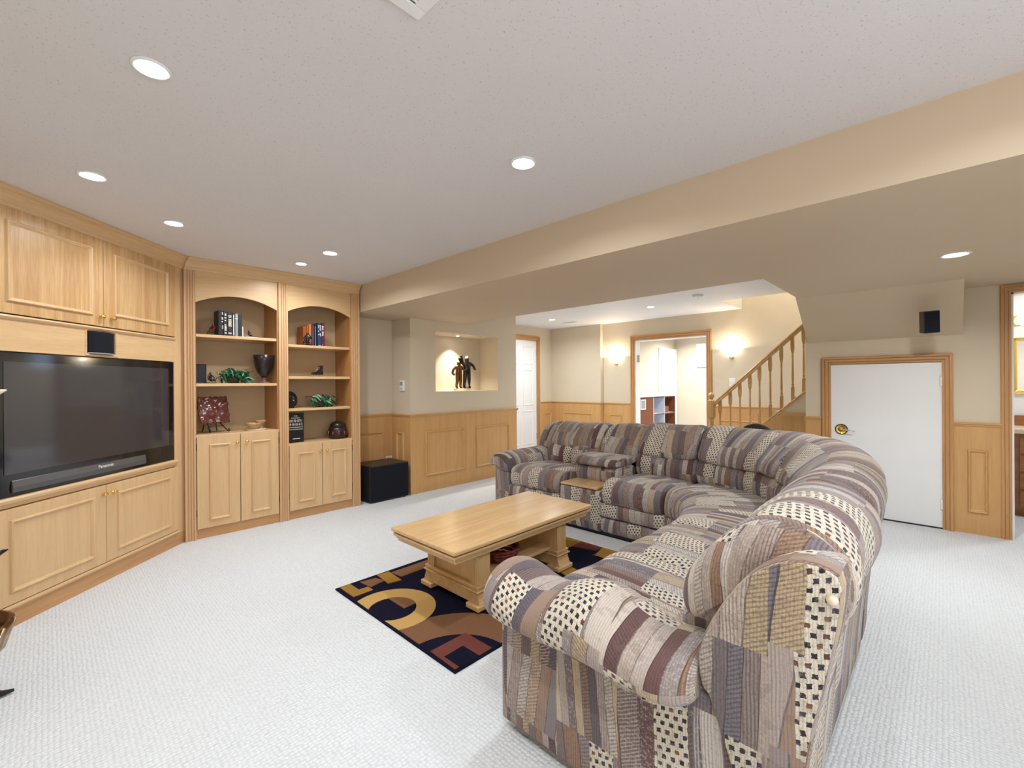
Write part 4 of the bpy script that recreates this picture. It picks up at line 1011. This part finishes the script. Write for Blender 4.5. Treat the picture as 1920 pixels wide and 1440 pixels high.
# ================================================================== SECTIONAL SOFA
CX, CY, RX_, RY_ = 2.60, 1.55, .70, .35
def leg_near(u, tt): return (u, 1.2-tt)
def leg_far(u, tt): return (3.3+tt, u)
def wedge(u, tt):
    th = u*PI/2; n = 2+.45*max(0, min(1, tt))
    a = max(0, math.sin(th))**(2/n); b = max(0, math.cos(th))**(2/n)
    return (CX+(RX_+tt)*a, CY-(RY_+tt)*b)
def chaikin(p, k=2):
    for _ in range(k):
        q = []
        for i in range(len(p)):
            a = p[i]; b = p[(i+1) % len(p)]
            q += [(a[0]*.75+b[0]*.25, a[1]*.75+b[1]*.25), (a[0]*.25+b[0]*.75, a[1]*.25+b[1]*.75)]
        p = q
    return p
UVO = [0.0]
def puff(name, parent, prof, fn, u0, u1, er, mat, nu=26, ulen=None, smooth_k=2, pinch=.55, bulge=0.0, wave=None, dome=False):
    """a stuffed cushion: a closed profile (depth, height) swept along the sofa, ends rounded off"""
    prof = chaikin(prof, smooth_k); n = len(prof)
    cx = sum(p[0] for p in prof)/n; cz = sum(p[1] for p in prof)/n
    ulen = ulen or abs(u1-u0); er_u = er/ulen
    samp = []
    for i in range(nu+1):
        q = i/nu; q = .5-.5*math.cos(PI*q); q = q*.75+i/nu*.25
        samp.append(q)
    g = [0]
    for i in range(n): g.append(g[-1]+math.hypot(prof[(i+1) % n][0]-prof[i][0], prof[(i+1) % n][1]-prof[i][1]))
    UVO[0] += .73
    m = MB(); m.uv = []; es = []
    for q in samp:
        d = min(q, 1-q)
        e = 1.0
        if d < er_u:
            e = pinch+(1-pinch)*math.sqrt(max(0, 1-(1-d/er_u)**2))
            if dome and q < .5: e = max(.03, (max(0, 1-(1-d/er_u)**2.6))**(1/2.6))
        es.append(e)
        e *= 1+bulge*(1-(2*q-1)**2)
        u = u0+(u1-u0)*q
        for j, (a, b) in enumerate(prof):
            tt = cx+(a-cx)*e; zz = cz+(b-cz)*e
            if wave: tt, zz = wave(q, j/n, tt, zz)
            x, y = fn(u, tt); m.v.append((x, y, zz))
            m.uv.append((q*ulen+UVO[0], g[j]))
    for i in range(len(samp)-1):
        for j in range(n): m.f.append((i*n+j, i*n+(j+1) % n, (i+1)*n+(j+1) % n, (i+1)*n+j))
    for end, off in ((0, 0), (1, (len(samp)-1)*n)):
        c = len(m.v); u = u0 if end == 0 else u1
        x, y = fn(u, cx); m.v.append((x, y, cz)); m.uv.append((UVO[0]+end*ulen, 0))
        for j in range(n): m.f.append((off+j, off+(j+1) % n, c))
    o = m.build(name, mat, parent, smooth=True)
    ncap = 2*n; me = o.data; ul = me.uv_layers[0]; tot = len(me.polygons)
    pz = prof+[(cx, cz)]
    if dome:                              # rounded pillow end: cloth laid flat over the dome
        for k in range(n*(len(samp)-1)):
            i = k//n
            if i < len(samp)//2 and es[i+1] < .97:
                for li in me.polygons[k].loop_indices:
                    vi = me.loops[li].vertex_index; co = me.vertices[vi].co
                    ul.data[li].uv = (co.y+UVO[0]+co.x*.3, co.z+co.x*.5)
    for k in range(tot-ncap, tot):        # end caps: flat cloth coordinates
        for li in me.polygons[k].loop_indices:
            vi = me.loops[li].vertex_index; nb = len(samp)*n
            a, b = pz[n] if vi >= nb else pz[vi % n]
            ul.data[li].uv = (a+UVO[0], b)
    return o
def uvplanar(o, ax, ay, off=(0, 0)):
    me = o.data; ul = me.uv_layers[0] if me.uv_layers else me.uv_layers.new(name='UVMap')
    for lp in me.loops:
        co = me.vertices[lp.vertex_index].co; ul.data[lp.index].uv = (co['xyz'.index(ax)]+off[0], co['xyz'.index(ay)]+off[1])
def uvbox(o, off=(0, 0)):
    me = o.data; ul = me.uv_layers[0] if me.uv_layers else me.uv_layers.new(name='UVMap')
    for p in me.polygons:
        n = p.normal; a = max(range(3), key=lambda i: abs(n[i]))
        for li in p.loop_indices:
            co = me.vertices[me.loops[li].vertex_index].co
            ul.data[li].uv = {0: (co.y, co.z), 1: (co.x, co.z), 2: (co.x, co.y)}[a]
            ul.data[li].uv = (ul.data[li].uv[0]+off[0], ul.data[li].uv[1]+off[1])
sofa = thing('sectional_sofa', 'large L-shaped reclining sectional sofa in patchwork woven fabric', 'sofa', (0, 0, 0))
F0, F1, F2, F3 = FAB
SEAT = [(.66, .30), (.05, .275), (-.02, .285), (-.045, .33), (-.045, .40), (-.02, .455), (.06, .492), (.22, .495), (.45, .468), (.68, .455)]
BAND_LO = [(.05, .035), (-.012, .04), (-.022, .09), (-.022, .14), (-.012, .165), (.05, .168)]
BAND_HI = [(.05, .168), (-.016, .172), (-.032, .20), (-.032, .265), (-.016, .290), (.05, .292)]
LUMB = [(.60, .42), (.57, .46), (.562, .54), (.585, .61), (.635, .655), (.80, .68), (.86, .55), (.84, .42)]
def head(zt, zl=.62, d=0.0):
    h = zt-zl
    pts = [(.67, 0), (.625, .02), (.612, .14), (.635, .36), (.685, .58), (.755, .84), (.83, 1.02), (.91, 1.06), (.99, .99), (1.045, .80), (1.05, .5), (1.0, .15), (.90, -.08)]
    return [(a+d, zl+b*h) for a, b in pts]
BACKSH = [(.80, .04), (.915, .04), (.93, .30), (.965, .60), (.985, .84), (.93, .87), (.86, .80), (.82, .45)]
def wrinkle(seed, amp=.010):
    rr = random.Random(seed); ph = [rr.uniform(0, 6) for _ in range(4)]
    def f(q, v, tt, zz):
        return tt+amp*math.sin(9*q+ph[0]+5*v)*math.sin(14*v+ph[1]), zz+amp*.8*math.sin(7*q+ph[2])*math.sin(11*v+ph[3])
    return f
def seat_unit(fn, u0, u1, k, ulen=None, zt=.93, fab=None, bands=True, pill=1, lum=True, ext=0, hd=0.0):
    fab = fab or F0
    ul = ulen or abs(u1-u0); gp = .009*(u1-u0)/ul
    puff('seat_cushion', sofa, SEAT, fn, u0+gp, u1-gp, .07, fab, 26, ul, wave=wrinkle(k, .006), pinch=.80)
    if bands:
        puff('lower_front_panel', sofa, BAND_LO, fn, u0, u1, .03, fab, 14, ul, pinch=.8)
        puff('upper_front_panel', sofa, BAND_HI, fn, u0, u1, .03, fab, 14, ul, pinch=.8)
    n = pill
    for i in range(n):
        a = u0+(u1-u0)*i/n; b = u0+(u1-u0)*(i+1)/n
        if lum: 
            for jj in range(2):
                aa = a+(b-a)*jj/2; bb = a+(b-a)*(jj+1)/2
                puff('lumbar_cushion', sofa, LUMB, fn, aa, bb, .07, fab, 16, ul/n/2, pinch=.72)
        puff('back_cushion', sofa, head(zt, .62, hd), fn, a+gp-(ext if i == 0 else 0), b-gp, .14 if ext else .075, fab, 40, ul/n+ext, wave=wrinkle(k*3+i, .009), pinch=.78, dome=bool(ext))
# near leg: two seats, wedge, far recliner, console, end seat
seat_unit(leg_near, 1.43, 2.01, 11, zt=.950, fab=F0, ext=.19)
seat_unit(leg_near, 2.01, 2.60, 12, zt=.935, fab=F1, hd=-.025)
seat_unit(wedge, 0, 1, 13, ulen=1.9, zt=.915, fab=F2, pill=2, hd=-.05)
seat_unit(leg_far, 1.55, 2.12, 14, zt=.905, fab=F3, hd=-.02)
seat_unit(leg_far, 2.56, 3.21, 15, zt=.865, fab=F0)
# console between the two far seats
puff('console_base', sofa, [(.60, .03), (0, .03), (-.025, .06), (-.025, .36), (-.01, .392), (.60, .392)], leg_far, 2.12, 2.56, .02, F1, 10, smooth_k=1, pinch=.94)
MB().box(3.272, 3.62, 2.15, 2.545, .392, .412).build('console_tray', M_TABX, sofa, .006)
puff('console_box', sofa, [(.24, .40), (.215, .42), (.215, .53), (.25, .55), (.62, .55), (.64, .40)], leg_far, 2.13, 2.55, .03, F2, 10, smooth_k=1, pinch=.9)
puff('console_armrest', sofa, [(.20, .545), (.17, .57), (.19, .615), (.26, .635), (.5, .63), (.64, .61), (.64, .55)], leg_far, 2.11, 2.57, .05, F3, 16, pinch=.8)
puff('console_back', sofa, head(.875, .56, .02), leg_far, 2.12, 2.56, .09, F1, 20, pinch=.72, wave=wrinkle(77, .012))
# outer back shell
puff('back_shell', sofa, BACKSH, leg_near, 1.25, 2.60, .01, F1, 14, pinch=.97, smooth_k=1)
puff('back_shell', sofa, BACKSH, wedge, 0, 1, .01, F1, 28, 2.2, pinch=.97, smooth_k=1)
puff('back_shell', sofa, BACKSH, leg_far, 1.55, 3.42, .01, F1, 14, pinch=.97, smooth_k=1)
# plinth under the whole sofa
puff('dark_plinth', sofa, [(.03, .0), (.88, .0), (.88, .045), (.03, .045)], leg_near, 1.25, 2.60, .01, M_BLACK, 4, smooth_k=0, pinch=1)
puff('dark_plinth', sofa, [(.03, .0), (.88, .0), (.88, .045), (.03, .045)], wedge, 0, 1, .01, M_BLACK, 16, smooth_k=0, pinch=1)
puff('dark_plinth', sofa, [(.03, .0), (.88, .0), (.88, .045), (.03, .045)], leg_far, 1.55, 3.40, .01, M_BLACK, 4, smooth_k=0, pinch=1)
# near arm: panel, roll, wing
o = MB().box(1.205, 1.43, .285, 1.235, .03, .50).build('arm_panel', F2, sofa, .02, seg=3); uvbox(o, (.3, .1))
def armfn(flip):
    if not flip: return lambda u, tt: (tt, u)             # profile in (x,z), swept along y
    return lambda u, tt: (u, tt)                          # profile in (y,z), swept along x
ROLL = [(1.215, .462), (1.135, .452), (1.098, .485), (1.105, .535), (1.155, .590), (1.25, .618), (1.34, .612), (1.415, .575), (1.455, .52), (1.46, .44), (1.43, .40), (1.25, .44)]
def hump(q, v, tt, zz):
    s_ = .030*math.cos(2*PI*(q*1.7+.06))
    return tt, zz+s_*max(0, min(1, (zz-.44)/.15))
puff('arm_roll', sofa, ROLL, lambda u, tt: (tt, u), 1.265, .475, .10, F0, 44, wave=hump, pinch=.60)
WING = [(.285, .04), (.300, .04), (.44, .49), (.472, .52), (.474, .62), (.43, .72), (.365, .825), (.31, .876), (.25, .905), (.19, .905), (.158, .885), (.163, .80), (.19, .645), (.222, .50)]
puff('side_wing', sofa, WING, lambda u, tt: (u, tt), 1.193, 1.40, .022, F3, 20, smooth_k=1, pinch=.965)
for o in (bpy.data.objects[x] for x in [q.name for q in sofa.children if q.name.startswith('side_wing')]):
    uvbox(o, (2.1, .4))
# far arm
o = MB().box(3.275, 4.22, 3.21, 3.42, .03, .48).build('arm_panel', F0, sofa, .02, seg=3); uvbox(o, (1.3, .7))
ROLL2 = [(3.41, .455), (3.48, .445), (3.518, .475), (3.51, .525), (3.46, .575), (3.37, .602), (3.28, .595), (3.21, .56), (3.175, .50), (3.175, .42), (3.20, .39), (3.38, .43)]
puff('arm_roll', sofa, ROLL2, lambda u, tt: (u, tt), 3.25, 4.10, .10, F3, 36, pinch=.6)
WING2 = [(4.13, .45), (3.98, .50), (3.96, .60), (4.02, .72), (4.10, .81), (4.18, .85), (4.27, .84), (4.27, .60), (4.24, .45)]
puff('side_wing', sofa, WING2, lambda u, tt: (tt, u), 3.22, 3.42, .05, F1, 14, smooth_k=1, pinch=.9)
MB().ball((1.192, .178, .835), .012).build('lining_button', M_IVORY, sofa, smooth=True)

# dark chair behind the sofa, only its rounded top shows
t = thing('desk_chair', 'dark leather chair whose rounded back top shows above the sofa', 'chair', (5.12, 1.41, 0), R(100))
M_LEATH = plain('black_leather', (.014, .011, .011), .45)
bk_ = MB().prism(chaikin([(-.19, .45), (.19, .45), (.20, .70), (.13, .84), (.04, .885), (-.06, .88), (-.15, .82), (-.20, .70)], 2), 'y', .0, .06).build('backrest', M_LEATH, t, .012)
MB().prism(chaikin([(-.2, -.38), (.2, -.38), (.22, .0), (-.22, .0)], 1), 'z', .40, .46).build('seat', M_LEATH, t, .012)
for x in (-.17, .17):
    for y in (-.33, -.03): MB().box(x-.015, x+.015, y-.015, y+.015, 0, .40).build('leg', M_EBONY, t)
MB().box(-.17, -.13, .0, .03, .40, .52).box(.13, .17, .0, .03, .40, .52).build('back_support', M_EBONY, t)

# bronze floor sculpture at the left edge
t = thing('floor_sculpture', 'bronze footed bowl sculpture with leaf arms standing before the cabinet', 'sculpture', (-.312, 2.86, 0))
MB().lathe([(.0001, .12), (.05, .125), (.12, .16), (.17, .22), (.205, .30), (.215, .335), (.20, .34), (.18, .30), (.14, .23), (.0001, .18)], (0, 0, 0), 32).build('bowl', M_BRONZE, t, smooth=True)
for i in range(12):
    a = 2*PI*i/12
    MB().tube([(math.cos(a)*.10, math.sin(a)*.10, .145), (math.cos(a)*.175, math.sin(a)*.175, .225), (math.cos(a)*.215, math.sin(a)*.215, .335)], [.008, .012, .006], 6).build('rib', M_GOLDB, t, smooth=True)
for i in range(4):
    a = 2*PI*i/4+R(8)
    MB().tube([(math.cos(a)*.03, math.sin(a)*.03, .14), (math.cos(a)*.10, math.sin(a)*.10, .07), (math.cos(a)*.17, math.sin(a)*.17, .015), (math.cos(a)*.21, math.sin(a)*.21, .012)], [.02, .016, .014, .006], 8).build('foot', M_DARKB, t, smooth=True)
MB().tube([(0, 0, .18), (0, 0, .6), (-.01, 0, 1.0), (0, 0, 1.28)], [.03, .02, .018, .02], 10).build('stem', M_BRONZE, t, smooth=True)
for (zz, ln, mm) in ((.61, .195, M_DARKB), (1.285, .195, M_IVORY)):
    for a in (R(0), R(120), R(240)):
        MB().tube([(0, 0, zz-.03), (math.cos(a)*ln*.4, math.sin(a)*ln*.4, zz-.012), (math.cos(a)*ln*.8, math.sin(a)*ln*.8, zz+.004), (math.cos(a)*ln, math.sin(a)*ln, zz+.018)], [.012, .022, .018, .003], 8).build('leaf_arm', mm, t, smooth=True)
